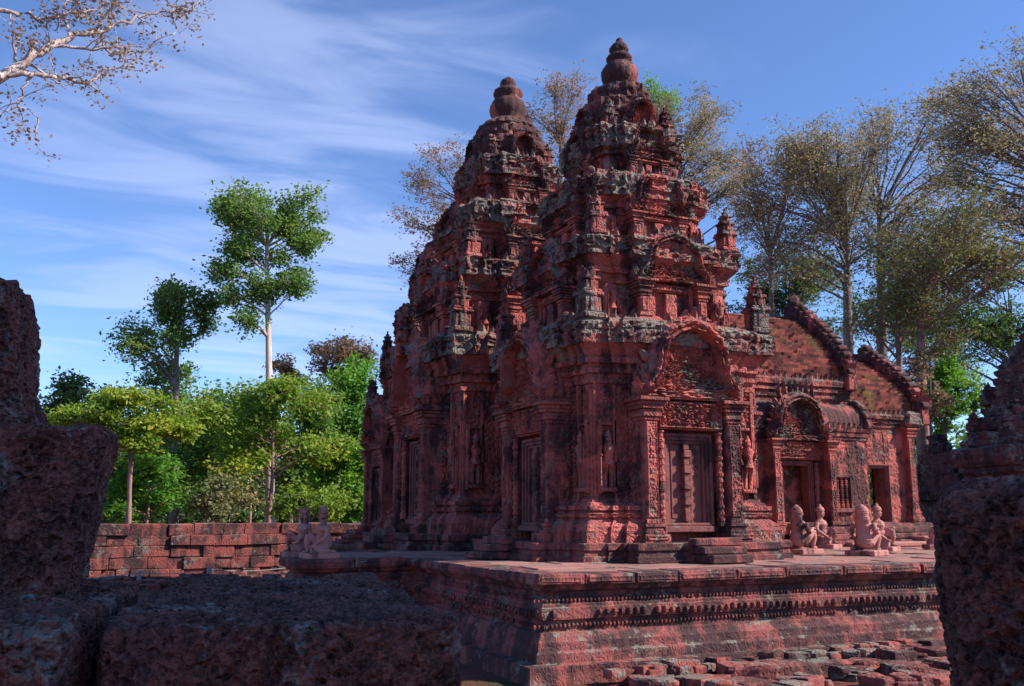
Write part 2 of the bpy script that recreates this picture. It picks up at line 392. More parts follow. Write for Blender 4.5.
def brick_mat():
    m, t, b, out = newmat('roof_brick'); g = G(t); p = g.pos()
    n = t.nodes.new('ShaderNodeAttribute'); n.attribute_name = 'rnd'
    c = g.mix(n.outputs['Fac'], (0.085, 0.030, 0.027), (0.36, 0.105, 0.078))
    c = g.mix(g.mr(g.noise(p, 3.2, 6, .7), .48, .62, 0, .8), c, (0.045, 0.03, 0.028))
    gm = g.mr(g.m('ADD', g.noise(p, 2.0, 3), g.m('MULTIPLY', g.noise(p, 26, 5, .8), 1.1)), 1.16, 1.24, 0, .85)
    c = g.mix(gm, c, g.mix(g.noise(p, 30), (0.05, 0.07, 0.02), (0.32, 0.24, 0.07)))
    t.links.new(c, b.inputs['Base Color']); b.inputs['Roughness'].default_value = .95
    t.links.new(g.bump(g.noise(p, 45, 5, .7), .02, .8), b.inputs['Normal'])
    return m
M['brick'] = brick_mat()

def ground_mat():
    m, t, b, out = newmat('red_earth'); g = G(t); p = g.pos()
    c = g.mix(g.mr(g.noise(p, .8, 6), .35, .65), (0.30, 0.085, 0.058), (0.15, 0.058, 0.046))
    c = g.mix(g.mr(g.noise(p, 9, 6, .8), .5, .62), c, (0.06, 0.035, 0.03))
    c = g.mix(g.mr(g.noise(p, .35, 4), .56, .66), c, (0.05, 0.075, 0.02))
    t.links.new(c, b.inputs['Base Color']); b.inputs['Roughness'].default_value = 1
    t.links.new(g.bump(g.noise(p, 7, 8, .75), .15), b.inputs['Normal'])
    return m
M['ground'] = ground_mat()

def leaf_mat(name, c1, c2, c3, tr=.42, tt=(1.4, 1.6, .7, 1)):
    m, t, b, out = newmat(name); g = G(t); p = g.pos()
    n = t.nodes.new('ShaderNodeAttribute'); n.attribute_name = 'rnd'; f = n.outputs['Fac']
    c = g.mix(g.mr(f, 0, .55), c1, c2); c = g.mix(g.mr(f, .62, 1.0), c, c3)
    t.links.new(c, b.inputs['Base Color']); b.inputs['Roughness'].default_value = .55
    tl = t.nodes.new('ShaderNodeBsdfTranslucent'); t.links.new(g.mix(1.0, c, tt, 'MULTIPLY'), tl.inputs[0])
    mx = t.nodes.new('ShaderNodeMixShader'); mx.inputs[0].default_value = tr
    t.links.new(b.outputs[0], mx.inputs[1]); t.links.new(tl.outputs[0], mx.inputs[2]); t.links.new(mx.outputs[0], out.inputs[0])
    return m
M['leaf_green'] = leaf_mat('green_leaves', (0.075, 0.145, 0.045), (0.13, 0.235, 0.062), (0.24, 0.27, 0.08))
M['leaf_dark'] = leaf_mat('dark_leaves', (0.040, 0.082, 0.036), (0.072, 0.135, 0.050), (0.17, 0.21, 0.07))
M['leaf_lime'] = leaf_mat('lime_leaves', (0.10, 0.18, 0.030), (0.20, 0.29, 0.038), (0.40, 0.38, 0.06), .38)
M['leaf_bright'] = leaf_mat('bright_green_leaves', (0.065, 0.17, 0.032), (0.12, 0.28, 0.042), (0.28, 0.36, 0.06), .42)
M['leaf_brown'] = leaf_mat('olive_brown_leaves', (0.19, 0.18, 0.11), (0.32, 0.29, 0.175), (0.48, 0.34, 0.20), .35, (1.1, 1.1, .9, 1))
M['leaf_olive'] = leaf_mat('olive_green_leaves', (0.11, 0.13, 0.06), (0.18, 0.20, 0.085), (0.30, 0.22, 0.09), .3, (1.2, 1.2, .8, 1))
M['leaf_rust'] = leaf_mat('rust_leaves', (0.19, 0.155, 0.10), (0.31, 0.225, 0.14), (0.44, 0.25, 0.13), .35, (1.1, 1.05, .95, 1))
def bark(name, c1, c2):
    m, t, b, out = newmat(name); g = G(t); p = g.pos()
    c = g.mix(g.mr(g.noise(g.map(p, (3, 3, .8)), 2.2, 6, .7), .38, .62), c1, c2)
    t.links.new(c, b.inputs['Base Color']); b.inputs['Roughness'].default_value = .85
    t.links.new(g.bump(g.noise(g.map(p, (1, 1, .3)), 14, 6, .7), .03), b.inputs['Normal'])
    return m
M['bark_pale'] = bark('pale_bark', (0.55, 0.48, 0.45), (0.34, 0.27, 0.24))
M['bark_pink'] = bark('pinkish_bark', (0.34, 0.20, 0.17), (0.18, 0.10, 0.085))
M['bark_grey'] = bark('grey_bark', (0.23, 0.19, 0.18), (0.11, 0.088, 0.082))
def flat(name, c, r=.7):
    m, t, b, out = newmat(name); b.inputs['Base Color'].default_value = c+(1,); b.inputs['Roughness'].default_value = r; return m
M['rope'] = flat('pale_rope', (0.26, 0.28, 0.29)); M['post'] = flat('concrete_post', (0.32, 0.27, 0.26)); M['sign'] = flat('white_sign_board', (0.62, 0.58, 0.60))

# ------------------------------------------------------------------ tagging
def tag(o, label=None, cat=None, group=None, kind=None):
    if label: o['label'] = label
    if cat: o['category'] = cat
    if group: o['group'] = group
    if kind: o['kind'] = kind
    return o
def empty(name, loc=(0, 0, 0), rz=0, label=None, cat=None, group=None):
    o = bpy.data.objects.new(name, None); o.empty_display_size = .2; col.objects.link(o); o.location = loc; o.rotation_euler = (0, 0, rz)
    return tag(o, label, cat, group)
def copy_tree(o, parent=None):
    c = o.copy(); col.objects.link(c); c.parent = parent
    for ch in list(o.children): copy_tree(ch, c)
    return c

# ------------------------------------------------------------------ ground
mb = MB()
xs = np.concatenate([[-1500, -400, -120], np.arange(-40, 60.1, .5), [120, 400, 1500]]); ys = np.concatenate([[-1500, -300, -60], np.arange(-10, 70.1, .5), [120, 400, 1500]])
X, Y = np.meshgrid(xs, ys); Pn = np.stack([X.ravel()*.35, Y.ravel()*.35, X.ravel()*0], 1)
Z = (-1.04 + .05*fbm(Pn, 3, 4)).reshape(X.shape)
grid(mb, np.stack([X, Y, Z], -1)); tag(mb.build('ground', M['ground'], smooth=True), kind='structure')

# ------------------------------------------------------------------ platform (temple terrace)
plat = empty('temple_platform', (4.19, 8.76, 0), 0, 'long moulded sandstone terrace carrying the red towers, rows of carved beads along its side', 'platform')
PX0, PY0, PX1, PY1 = 4.19, 8.76, 19.5, 22.4
EX0, EY0, EY1 = 2.62, 12.9, 13.9
FX0, FY1, GX0 = 2.98, 15.8, 5.0
def platout(d):
    return np.array([(PX0-d, PY0-d), (PX1+d, PY0-d), (PX1+d, PY1+d), (GX0-d, PY1+d), (GX0-d, FY1+d), (FX0-d, FY1+d), (FX0-d, EY1+d), (EX0-d, EY1+d), (EX0-d, EY0-d), (PX0-d, EY0-d)])
mb = MB(); mb.M = trans(-4.19, -8.76, 0)
loft(mb, platout, [(-1.25, .16), (-.87, .15), (-.86, .02), (-.77, .02), (-.745, -.01), (-.665, -.02), (-.65, -.035), (-.585, -.075), (-.575, -.12), (-.545, -.12), (-.50, -.13), (-.47, -.13), (-.455, -.085), (-.345, -.085), (-.335, -.11), (-.31, -.11), (-.29, -.13), (-.25, -.13), (-.24, -.15), (-.19, -.15), (-.17, -.08), (-.12, -.05), (-.11, -.02)],
     res=.07, rel=[(-.75, -.665, .012, .07), (-.65, -.59, .012, .06)], blk=(.62, .3, .010), chip=.018, seed=3, rough=.010, cap=False)
plat_body = mb.build('moulded_side', M['platform'], plat)
mb = MB(); mb.M = trans(-4.19, -8.76, 0)
rnd = random.Random(4)
def kerbline(a, b, w0, w1, z0, z1, nrm, ln=(.45, .85)):
    a = np.array(a, float); b = np.array(b, float); L = np.linalg.norm(b-a); d = (b-a)/L; t = 0
    nrm = np.array(nrm, float); ang = math.atan2(d[1], d[0]); keep = mb.M.copy()
    while t < L-.05:
        l = min(rnd.uniform(*ln), L-t); l = L-t if L-t-l < .2 else l
        mb.M = keep @ trans(a[0]+d[0]*t, a[1]+d[1]*t, 0) @ rotz(ang); o = rnd.uniform(-.012, .012)
        cbox(mb, .004, l-.004, -o, .42, z0, z1+rnd.uniform(-.008, .004), .012, .006, rnd)
        panel(mb, .03, l-.03, z0+.012, z1-.018, -o-.002, .012, .055, rnd.randint(0, 99), res=.02, th=.008)
        t += l
    mb.M = keep
for a, b in (((PX0, PY0), (PX1, PY0)), ((EX0, EY0), (PX0, EY0)), ((PX0, EY0), (PX0, PY0)), ((EX0, EY1), (EX0, EY0)), ((FX0, FY1), (FX0, EY1)), ((GX0, PY1), (GX0, FY1)), ((GX0, FY1), (FX0, FY1)), ((FX0, EY1), (EX0, EY1))): kerbline(a, b, 0, 0, -.115, 0.0, 0)
mb.build('carved_kerb', M['platform'], plat, weather=.006)
mb = MB(); mb.M = trans(-4.19, -8.76, 0)
for a, b in (((PX0, PY0), (PX1-4, PY0)), ((PX0, EY0), (PX0, PY0)), ((EX0, EY0), (PX0, EY0))):
    dx, dy = b[0]-a[0], b[1]-a[1]; L = math.hypot(dx, dy); nx, ny = dy/L, -dx/L
    if a == (PX0, EY0): nx, ny = -1, 0
    for zc, rr, stp, off in ((-.270, .020, .046, -.118), (-.400, .038, .088, -.075), (-.520, .021, .048, -.112)):
        beads(mb, (a[0]+nx*off, a[1]+ny*off, zc), (b[0]+nx*off, b[1]+ny*off, zc), rr, stp, hz=1.15)
mb.build('bead_moulding', M['platform'], plat)
# paving stones of the top
mb = MB(); mb.M = trans(-4.19, -8.76, 0); rnd = random.Random(8)
def pave(x0, y0, x1, y1):
    y = y0
    while y < y1-.02:
        h = min(rnd.uniform(.4, .62), y1-y); h = y1-y if y1-y-h < .15 else h; x = x0
        while x < x1-.02:
            w = min(rnd.uniform(.5, 1.1), x1-x); w = x1-x if x1-x-w < .2 else w
            cbox(mb, x+.006, x+w-.006, y+.006, y+h-.006, -.09, rnd.uniform(-.012, .006), .008, .004, rnd); x += w
        y += h
pave(PX0+.43, PY0+.43, 19.4, FY1-.43); pave(GX0+.43, FY1-.43, 19.4, 22.2); pave(FX0+.43, EY0+.43, PX0+.43, FY1-.43)
mb.build('paving', M['paving'], plat, weather=.004)

# ------------------------------------------------------------------ sanctuary towers
def outline_pts(n=40):
    """half ogee arch outline, normalised: width +-.5, height 0..1, apex to foot"""
    k = np.array([(0, 1.0), (.07, .975), (.15, .94), (.24, .885), (.31, .81), (.37, .71), (.405, .59), (.42, .47), (.43, .36), (.455, .25), (.50, .17), (.54, .11), (.55, .05), (.53, 0)])
    t = np.linspace(0, len(k)-1, n); i = np.minimum(t.astype(int), len(k)-2); f = (t-i)[:, None]
    return k[i]*(1-f)+k[i+1]*f
def pediment(mb, W, H, y0, z0, t, seed=0, flames=True, cell=.07, amp=.05, flat_top=None):
    """arched pediment slab facing -y, back at y0, thickness t"""
    hp = outline_pts(34); r = np.random.RandomState(seed)
    right = hp.copy(); left = hp[::-1].copy(); left[:, 0] *= -1
    bot = np.stack([np.linspace(-.53, .53, 26)[1:-1], np.zeros(24)], 1)
    O = np.concatenate([left, right[1:], bot[::-1]]); no = len(O); isbot = np.arange(no) >= no-24
    if flat_top: O[:, 1] = np.minimum(O[:, 1], flat_top)
    O = O*np.array([W, H]); c0 = np.array([0, .36*H])
    ss = np.concatenate([np.linspace(1.0, .92, 3), np.linspace(.90, .72, 8), np.linspace(.70, .04, 22)])
    P = []
    for s in ss:
        q = c0+(O-c0)*s
        if s > .91: hgt = t*(.80+.2*(1-s)/.08) * np.ones(no)
        elif s > .71: hgt = t*(1.0+.42*np.abs(np.sin((.90-s)/.18*np.pi*1.5)))*np.ones(no)
        else: hgt = t*.42*np.ones(no)
        hgt = np.where(isbot & (s > .71), t*.85, hgt)
        x, z = q[:, 0], q[:, 1]
        a = amp if s < .7 else amp*.75
        hgt = hgt + a*relief(x+seed*1.3, z+5, cell if s < .7 else cell*.8, seed)
        P.append(np.stack([x, y0-hgt, z0+z], 1))
    P = np.array(P); P = np.concatenate([P, P[:, :1]], 1)
    back = P[0].copy(); back[:, 1] = y0
    grid(mb, np.concatenate([back[None], P]), flip=True)
    mb.add(P[-1][:-1], [list(range(no))])
    if flames:
        n = 17
        for i in range(n):
            u = (i+.5)/n*2-1; j = int(abs(u)*(len(hp)-8)); p = hp[j]; q = hp[min(j+1, len(hp)-1)]
            if flat_top and p[1] > flat_top: p = (p[0], flat_top)
            x = p[0]*W*(1 if u > 0 else -1); z = p[1]*H
            if r.rand() < .12: continue
            an = math.atan2(x, (z-.30*H)*.9); keep = mb.M.copy()
            mb.M = keep @ trans(x*.96, y0-t*.5, z0+z*.97) @ roty(an*.75)
            leafspike(mb, (0, 0, 0), .105*W, .17*H*r.uniform(.6, 1.1), t*.6); mb.M = keep
        for sg in (-1, 1):       # naga heads: fans of tongues at the feet
            for k in range(4):
                keep = mb.M.copy(); mb.M = keep @ trans(sg*W*(.46+.012*k), y0-t*.6-.012*k, z0+.03*H) @ roty(sg*R(2+k*15))
                leafspike(mb, (0, 0, 0), .11*W, H*(.33-.05*k), t*.7); mb.M = keep
def pilaster(mb, x, yf, w, dep, z0, z1, seed, res=.018, cap_h=.30, base_h=.30, s=1.0):
    hw = w/2
    def bx(e, a, b): cbox(mb, x-hw-e, x+hw+e, yf-e, yf+dep, a, b, .006*s, .002)
    bx(.10*s, z0, z0+base_h*.38); bx(.07*s, z0+base_h*.38, z0+base_h*.50); bx(.035*s, z0+base_h*.50, z0+base_h*.66); bx(.055*s, z0+base_h*.66, z0+base_h*.80); bx(.02*s, z0+base_h*.80, z0+base_h)
    bx(0, z0+base_h, z1-cap_h)
    panel(mb, x-hw+.004, x+hw-.004, z0+base_h+.01, z1-cap_h-.01, yf-.004, .020*s, .05*max(s, .8), seed, res=res, th=.01)
    panel(mb, x-hw-.08*s, x+hw+.08*s, z0+.02, z0+base_h*.36, yf-.10*s-.002, .018*s, .05, seed+3, res=res, th=.008)
    h = cap_h/6
    for i, e in enumerate((.02, .045, .03, .065, .085, .125)): bx(e*s, z1-cap_h+h*i+.002, z1-cap_h+h*(i+1))
def colonette(mb, x, y, r, z0, z1):
    n = 26; pr = [(r*1.25, z0), (r*1.25, z0+.1)]
    for i in range(n):
        z = z0+.1+(z1-z0-.12)*i/n; q = (.85, 1.15, .95, 1.25, .9)[i % 5]; pr += [(r*q, z+.004), (r*q, z+(z1-z0-.12)/n-.004)]
    pr += [(r*1.2, z1-.02), (r*1.2, z1)]
    lathe(mb, pr, 8, cx=x, cy=y)
def devata(mb, x, y, z0, h, sg=1):
    """standing relief guardian with staff, raised from a niche back plane"""
    k = h
    P = lambda a, b, c: (x+a*k*sg, y-b*k, z0+c*k)
    tube(mb, [P(-.06, .05, .03), P(-.065, .06, .25), P(-.055, .07, .48)], [.045*k, .05*k, .075*k], 7)
    tube(mb, [P(.06, .05, .03), P(.07, .06, .25), P(.055, .07, .48)], [.045*k, .05*k, .075*k], 7)
    tube(mb, [P(0, .07, .42), P(0.01, .07, .52), P(0, .08, .60), P(0, .09, .72), P(0, .07, .80)], [.12*k, .095*k, .085*k, .12*k, .06*k], 8)
    tube(mb, [P(-.13, .07, .76), P(-.17, .07, .62), P(-.14, .09, .47)], [.04*k, .033*k, .028*k], 6)
    tube(mb, [P(.13, .07, .76), P(.19, .08, .65), P(.15, .12, .56)], [.04*k, .033*k, .028*k], 6)
    ell(mb, P(0, .10, .86), (.062*k, .06*k, .075*k), 8, 7)
    tube(mb, [P(0, .09, .91), P(0, .09, .96), P(0, .09, 1.04)], [.07*k, .05*k, .012*k], 7)
    tube(mb, [P(.17, .12, .05), P(.17, .12, .95)], [.014*k, .014*k], 5)
    cbox(mb, x-.16*k, x+.16*k, y-.12*k, y+.02, z0-.05*k, z0+.02*k, .004)
def niche(mb, x, y, w, z0, z1, seed):
    """arched frame in relief round a guardian"""
    cbox(mb, x-w/2, x-w/2+.05, y-.045, y+.02, z0, z1-.1, .006); cbox(mb, x+w/2-.05, x+w/2, y-.045, y+.02, z0, z1-.1, .006); cbox(mb, x-w/2, x+w/2, y-.03, y+.02, z1-.17, z1-.13, .006)
    pediment(mb, w*1.0, .26, y, z1-.16, .045, seed, flames=False, amp=.015, cell=.04)
def mini_tower(mb, x, y, z, h, w, seed, broken=False):
    """miniature tower that stands on a cornice corner"""
    rr = random.Random(seed); k = 1.0; zz_ = z; keep = mb.M.copy(); mb.M = keep @ trans(x, y, 0) @ rotz(rr.uniform(-.12, .12))
    lv = [(1.0, .10), (.82, .30), (1.02, .06), (.92, .05), (.66, .17), (.80, .05), (.48, .13), (.58, .04), (.30, .12), (.14, .10)]
    for i, (a, b) in enumerate(lv):
        if broken and i > 6: break
        hw = w*a/2; cbox(mb, -hw, hw, -hw, hw, zz_, zz_+b*h, .012*w*4, .006, rr)
        if i in (1, 4, 6):
            for q in range(4):
                kp = mb.M.copy(); mb.M = mb.M @ rotz(q*math.pi/2); cbox(mb, -hw*.42, hw*.42, -hw*1.16, -hw*.6, zz_, zz_+b*h*1.15, .01, .004, rr)
                leafspike(mb, (0, -hw*1.15, zz_+b*h*.95), hw*1.0, b*h*.55, .04); mb.M = kp
        zz_ += b*h
    mb.M = keep
FACES = [rotz(k*math.pi/2) for k in range(4)]
def stairs(mb, yf, w, n, z1, rr=.14):
    for i in range(n):
        cbox(mb, -w/2-.02*i, w/2+.02*i, yf-rr*(n-i), yf+.05, 0 if i == 0 else z1*i/n, z1*(i+1)/n-.004, .012, .005)

def build_tower(label, loc, seed, scale, crown_kind, broken=()):
    root = empty('sanctuary_tower', loc, 0, label, 'temple tower', 'carved sandstone sanctuary towers'); root.scale = (scale,)*3
    rr = random.Random(seed); seeds = iter(range(seed*100, seed*100+99))
    BW = 1.30; bays = [(.98, .05), (.80, .13)]
    out0 = lambda d: redent(BW, bays, d)
    outb = lambda d: redent(BW, bays+[(.76, .40)], d)
    # ledge
    mb = MB(); loft(mb, outb, [(0.0, .34), (.07, .34), (.08, .31), (.13, .30), (.15, .33), (.225, .33), (.235, .31)], .05, [(.14, .22, .014, .06)], blk=(.38, .5, .012), seed=next(seeds), rough=.009)
    mb.build('ledge', M['platform'], root)
    # base mouldings
    outn = lambda d: redent(BW, bays+[(.50, -.02)], d)
    mb = MB(); loft(mb, outn, [(.235, .25), (.385, .25), (.395, .235), (.44, .225), (.50, .16), (.53, .13), (.55, .12), (.555, .16), (.60, .17), (.61, .13), (.64, .11), (.645, .15), (.70, .155), (.705, .10), (.74, .09), (.75, .05), (.80, .03)],
                    .035, [(.25, .38, .022, .07), (.40, .48, .016, .06), (.555, .60, .012, .04)], blk=(.45, .6, .010), seed=next(seeds), rough=.008, cap=False)
    for Fm in FACES:
        mb.M = Fm
        for x0, x1, p in ((-1.28, -1.0, 0), (-.96, -.8, .05), (.8, .96, .05), (1.0, 1.28, 0)):
            beads(mb, (x0, -BW-p-.155, .578), (x1, -BW-p-.155, .578), .017, .036); beads(mb, (x0, -BW-p-.14, .672), (x1, -BW-p-.14, .672), .022, .046, hz=1.1)
    mb.build('base_moulding', M['carved'], root)
    # carved wall
    mb = MB(); loft(mb, out0, [(.79, 0), (2.34, 0)], .019, [(.82, 2.30, .034, .13)], blk=(.5, .36, .006), seed=next(seeds), rough=.006, cap=False)
    for Fm in FACES:
        mb.M = Fm
        for sg in (-1, 1): cbox(mb, sg*1.27-.03, sg*1.27+.03, -BW-.025, -BW+.05, .8, 2.3, .008); cbox(mb, sg*1.0-.02, sg*1.0+.02, -BW-.075, -BW, .8, 2.3, .008)
    mb.build('wall', M['carved'], root)
    for Fm in FACES[0:1]+FACES[3:4]:       # guardians in niches beside the porches of the two visible sides
        for sg in (-1, 1):
            mb = MB(); mb.M = Fm; devata(mb, sg*1.12, -BW-.02, .92, .74, sg); go = mb.build('guardian_relief', M['carved'], root, smooth=True)
            mb = MB(); mb.M = Fm; niche(mb, sg*1.12, -BW-.03, .27, .86, 1.92, next(seeds)); mb.build('niche_frame', M['carved'], go)
    # main cornice
    mb = MB(); loft(mb, out0, [(2.30, .0), (2.31, .03), (2.37, .035), (2.375, .015), (2.43, .02), (2.44, .065), (2.50, .07), (2.505, .045), (2.56, .06), (2.57, .11), (2.64, .115), (2.65, .09), (2.74, .14), (2.82, .20)], .04, [(2.32, 2.37, .010, .04), (2.57, 2.64, .014, .06)], blk=(.5, .2, .010), seed=next(seeds), rough=.008, cap=False)
    mb.build('cornice_moulding', M['carved'], root)
    mb = MB(); loft(mb, out0, [(2.81, .10), (2.82, .235), (2.87, .245), (2.98, .25), (3.0, .235), (3.04, .25), (3.10, .25), (3.12, .22), (3.16, .21), (3.17, .0)], .04, [(2.86, 3.10, .050, .10)], blk=(.42, .45, .030), chip=.06, seed=next(seeds), rough=.014)
    for Fm in FACES:
        mb.M = Fm
        for i in range(19):
            x = -1.36+i*.152
            if abs(x) < .72 or rr.random() < .25: continue
            leafspike(mb, (x, -BW-.17, 3.13), rr.uniform(.10, .15), rr.uniform(.10, .22), .09)
    mb.build('cornice', M['weathered'], root, weather=.03, seed=seed)
    # porches
    for f, Fm in enumerate(FACES):
        mb = MB(); mb.M = Fm
        # false door: frame, two leaves, central row of bosses
        yd = -BW-.20
        for i, (hw, y) in enumerate(((.40, yd-.05), (.355, yd-.02), (.315, yd+.01))):
            top = 1.66-.045*i
            for sg in (-1, 1): cbox(mb, sg*hw-.045 if sg > 0 else -hw, sg*hw if sg > 0 else -hw+.045, y, y+.1, .44, top, .006)
            cbox(mb, -hw+.046, hw-.046, y, y+.1, top-.045, top, .006)
        cbox(mb, -.42, .42, yd-.10, yd+.1, .36, .44, .01); cbox(mb, -.38, .38, yd-.07, yd+.1, .442, .48, .008)
        mb.build('door_frame', M['door'], root)
        mb = MB(); mb.M = Fm
        for sg in (-1, 1): cbox(mb, min(sg*.275, sg*.01), max(sg*.275, sg*.01), yd+.05, yd+.12, .48, 1.57, .006); cbox(mb, min(sg*.215, sg*.085), max(sg*.215, sg*.085), yd+.038, yd+.06, .54, 1.51, .005)
        for i in range(10):
            z = .50+i*.105; w = .045 if i % 2 else .060; y = yd-.02 if i % 2 else yd-.05
            cbox(mb, -w, w, y, yd+.08, z, z+.102, .008, .003)
        mb.build('false_door', M['door'], root)
        mb = MB(); mb.M = Fm
        for sg in (-1, 1): mb = MB(); mb.M = Fm; colonette(mb, sg*.465, yd-.11, .045, .44, 1.68); mb.build('colonette', M['carved'], root)
        mb = MB(); mb.M = Fm; cbox(mb, -.52, .52, yd-.13, yd+.1, 1.70, 2.08, .01); panel(mb, -.51, .51, 1.71, 2.07, yd-.135, .055, .085, next(seeds), th=.02)
        mb.build('lintel', M['carved'], root)
        for sg in (-1, 1):
            mb = MB(); mb.M = Fm; pilaster(mb, sg*.655, -BW-.40, .19, .42, .235, 2.10, next(seeds))
            cbox(mb, sg*.655-.09, sg*.655+.09, -BW-.39, -BW+.05, .5, 2.0, .01)
            mb.build('pilaster', M['carved'], root, weather=.006, seed=seed+f)
        mb = MB(); mb.M = Fm; cbox(mb, -.82, .82, -BW-.38, -BW+.05, 2.10, 2.14, .01)
        pediment(mb, 1.50, 1.13, -BW-.20, 2.13, .22, next(seeds), cell=.085, amp=.07)
        cbox(mb, -.74, .74, -BW-.22, -BW+.1, 2.13, 2.9, .02)
        mb.build('pediment', M['porch'], root, weather=.012, seed=seed+f)
        if f in (0, 3):
            mb = MB(); mb.M = Fm; stairs(mb, -BW-.74, .62, 3, .30); mb.build('door_steps', M['platform'], root, weather=.008)
    # upper storeys
    tiers = [(3.15, 4.12, 1.05, .22, 4.42, .52), (4.40, 5.10, .80, .18, 5.48, .42), (5.46, 6.00, .56, .14, 6.36, .30)]
    for ti, (z0, z1, b, ov, zc, bwid) in enumerate(tiers):
        s = b/1.30; bay = [(b*.74, .05), (bwid, .13)]
        of = lambda d, b=b, bay=bay: redent(b, bay, d)
        H = z1-z0
        mb = MB(); loft(mb, of, [(z0, .12*s+.04), (z0+.10*H, .12*s+.04), (z0+.11*H, .07), (z0+.17*H, .05), (z0+.18*H, .0), (z0+.62*H, 0), (z0+.63*H, .04), (z0+.70*H, .05), (z0+.71*H, .02), (z0+.76*H, .03), (z0+.77*H, .08), (z0+.85*H, .09), (z0+.86*H, .06), (z1, ov-.03)],
                        .038, [(z0+.2*H, z0+.6*H, .040, .10)], blk=(.36, .22, .025), chip=.035, seed=next(seeds), rough=.012, cap=False)
        mb.build('upper_wall', M['carved'], root, weather=.012, seed=seed+ti)
        mb = MB(); loft(mb, of, [(z1-.01, .02), (z1, ov), (z1+.3*(zc-z1), ov+.015), (z1+.36*(zc-z1), ov-.02), (z1+.8*(zc-z1), ov+.01), (zc-.02, ov-.02), (zc, -.02)], .04, [(z1+.03, zc-.03, .055, .11)], blk=(.30, .4, .040), chip=.08, seed=next(seeds), rough=.016)
        for Fm in FACES:           # row of small broken finials on the edge
            mb.M = Fm
            for i in range(int(2*b/.15)):
                x = -b+(i+.5)*.15
                if rr.random() < .30: continue
                leafspike(mb, (x+rr.uniform(-.03, .03), -b-ov*.55-(.10 if abs(x) < bwid else 0), zc-.04), rr.uniform(.09, .16), rr.uniform(.08, .24), .09)
        mb.build('upper_cornice', M['weathered'], root, weather=.035, seed=seed+ti+3)
        for f, Fm in enumerate(FACES):
            mb = MB(); mb.M = Fm; W = bwid*2; yb = -b-.13
            cbox(mb, -W*.28, W*.28, yb-.02, yb+.05, z0+.02, z0+.60*H, .01, .004)   # niche back
            for i, hw in enumerate((.36, .29)): 
                for sg in (-1, 1): cbox(mb, min(sg*hw*W, sg*(hw-.06)*W), max(sg*hw*W, sg*(hw-.06)*W), yb-.09+.03*i, yb+.02, z0+.03, z0+.56*H, .008)
            cbox(mb, -W*.09, W*.09, yb-.10, yb, z0+.03, z0+.5*H, .01, .004)
            cbox(mb, -W*.42, W*.42, yb-.10, yb+.05, z0+.52*H, z0+.64*H, .01)
            panel(mb, -W*.40, W*.40, z0+.53*H, z0+.635*H, yb-.104, .03, .06, next(seeds), th=.01)
            mb.build('niche', M['carved'], root)
            for sg in (-1, 1):
                mb = MB(); mb.M = Fm; pilaster(mb, sg*W*.46, yb-.17*s-.03, .13*s+.03, .28, z0+.02, z0+.66*H, next(seeds), cap_h=.24*H, base_h=.16*H, s=s, res=.022)
                mb.build('pilaster', M['carved'], root, weather=.010)
            if rr.random() < .88 or f in (0, 3):
                mb = MB(); mb.M = Fm; pediment(mb, W*1.18, (zc-z0-.62*H)*1.12, yb-.06*s, z0+.66*H, .16*s+.02, next(seeds), cell=.075, amp=.05, flat_top=rr.choice([None, .86, .8]))
                mb.build('pediment', M['upper'], root, weather=.025, seed=seed+ti+f)
        # corner finials standing on the cornice below
        pb = (BW+.14, tiers[0][2]+.12, tiers[1][2]+.08)[ti]
        for k, (sxx, syy) in enumerate(((-1, -1), (1, -1), (1, 1), (-1, 1))):
            mb = MB(); q = pb-.06 if ti < 2 else .50; mini_tower(mb, sxx*q, syy*q, z0 if ti < 2 else 6.32, (.78, .62, .46)[ti], (.31, .27, .22)[ti], rr.randint(0, 999), broken=rr.random() < .3)
            mb.build('corner_finial', M['upper'], root, weather=.02, seed=rr.randint(0, 99))
        for f, Fm in enumerate(FACES):      # smaller stones and guardians between finial and bay
            for sg in (-1, 1):
                if rr.random() < .25: continue
                mb = MB(); mb.M = Fm; q = pb*.62; devata(mb, sg*q, -b-.10, z0+.03, H*.48, sg); cbox(mb, sg*q-.09, sg*q+.09, -b-.10, -b+.02, z0, z0+H*.60, .01)
                mb.build('guardian_figure', M['carved'], root, smooth=True)
    # crown
    mb = MB()
    if crown_kind == 0:
        pr = [(.60, 6.34), (.64, 6.40), (.62, 6.48), (.56, 6.50), (.60, 6.60), (.62, 6.70), (.56, 6.72), (.52, 6.74), (.55, 6.82), (.52, 6.92), (.45, 6.96), (.44, 7.04), (.46, 7.08), (.43, 7.18), (.34, 7.22), (.28, 7.26)]
    else:
        pr = [(.52, 6.32), (.63, 6.38), (.65, 6.48), (.58, 6.50), (.64, 6.58), (.65, 6.70), (.62, 6.82), (.56, 6.84), (.59, 6.88), (.55, 6.99), (.52, 7.02), (.54, 7.07), (.44, 7.17), (.34, 7.22), (.27, 7.26)]
    P = np.array(pr); zz2 = np.linspace(P[0, 1], P[-1, 1], 46); P2 = np.stack([np.interp(zz2, P[:, 1], P[:, 0]), zz2], 1)
    th = np.linspace(0, 2*np.pi, 97); zg, tg = np.meshgrid(P2[:, 1], th, indexing='ij'); rg = np.repeat(P2[:, 0][:, None], 97, 1)
    rg = rg*(1+.10*np.cos(4*(tg-np.pi/4))*np.clip((7.0-zg)/.7, 0, 1)) + .02*np.abs(np.sin(tg*12+np.floor(zg/.16)*1.57))
    V3 = np.stack([rg*np.cos(tg), rg*np.sin(tg), zg], -1); nn = fbm(V3.reshape(-1, 3)*5+seed, seed, 4).reshape(rg.shape); rg = rg*(1+.16*nn)
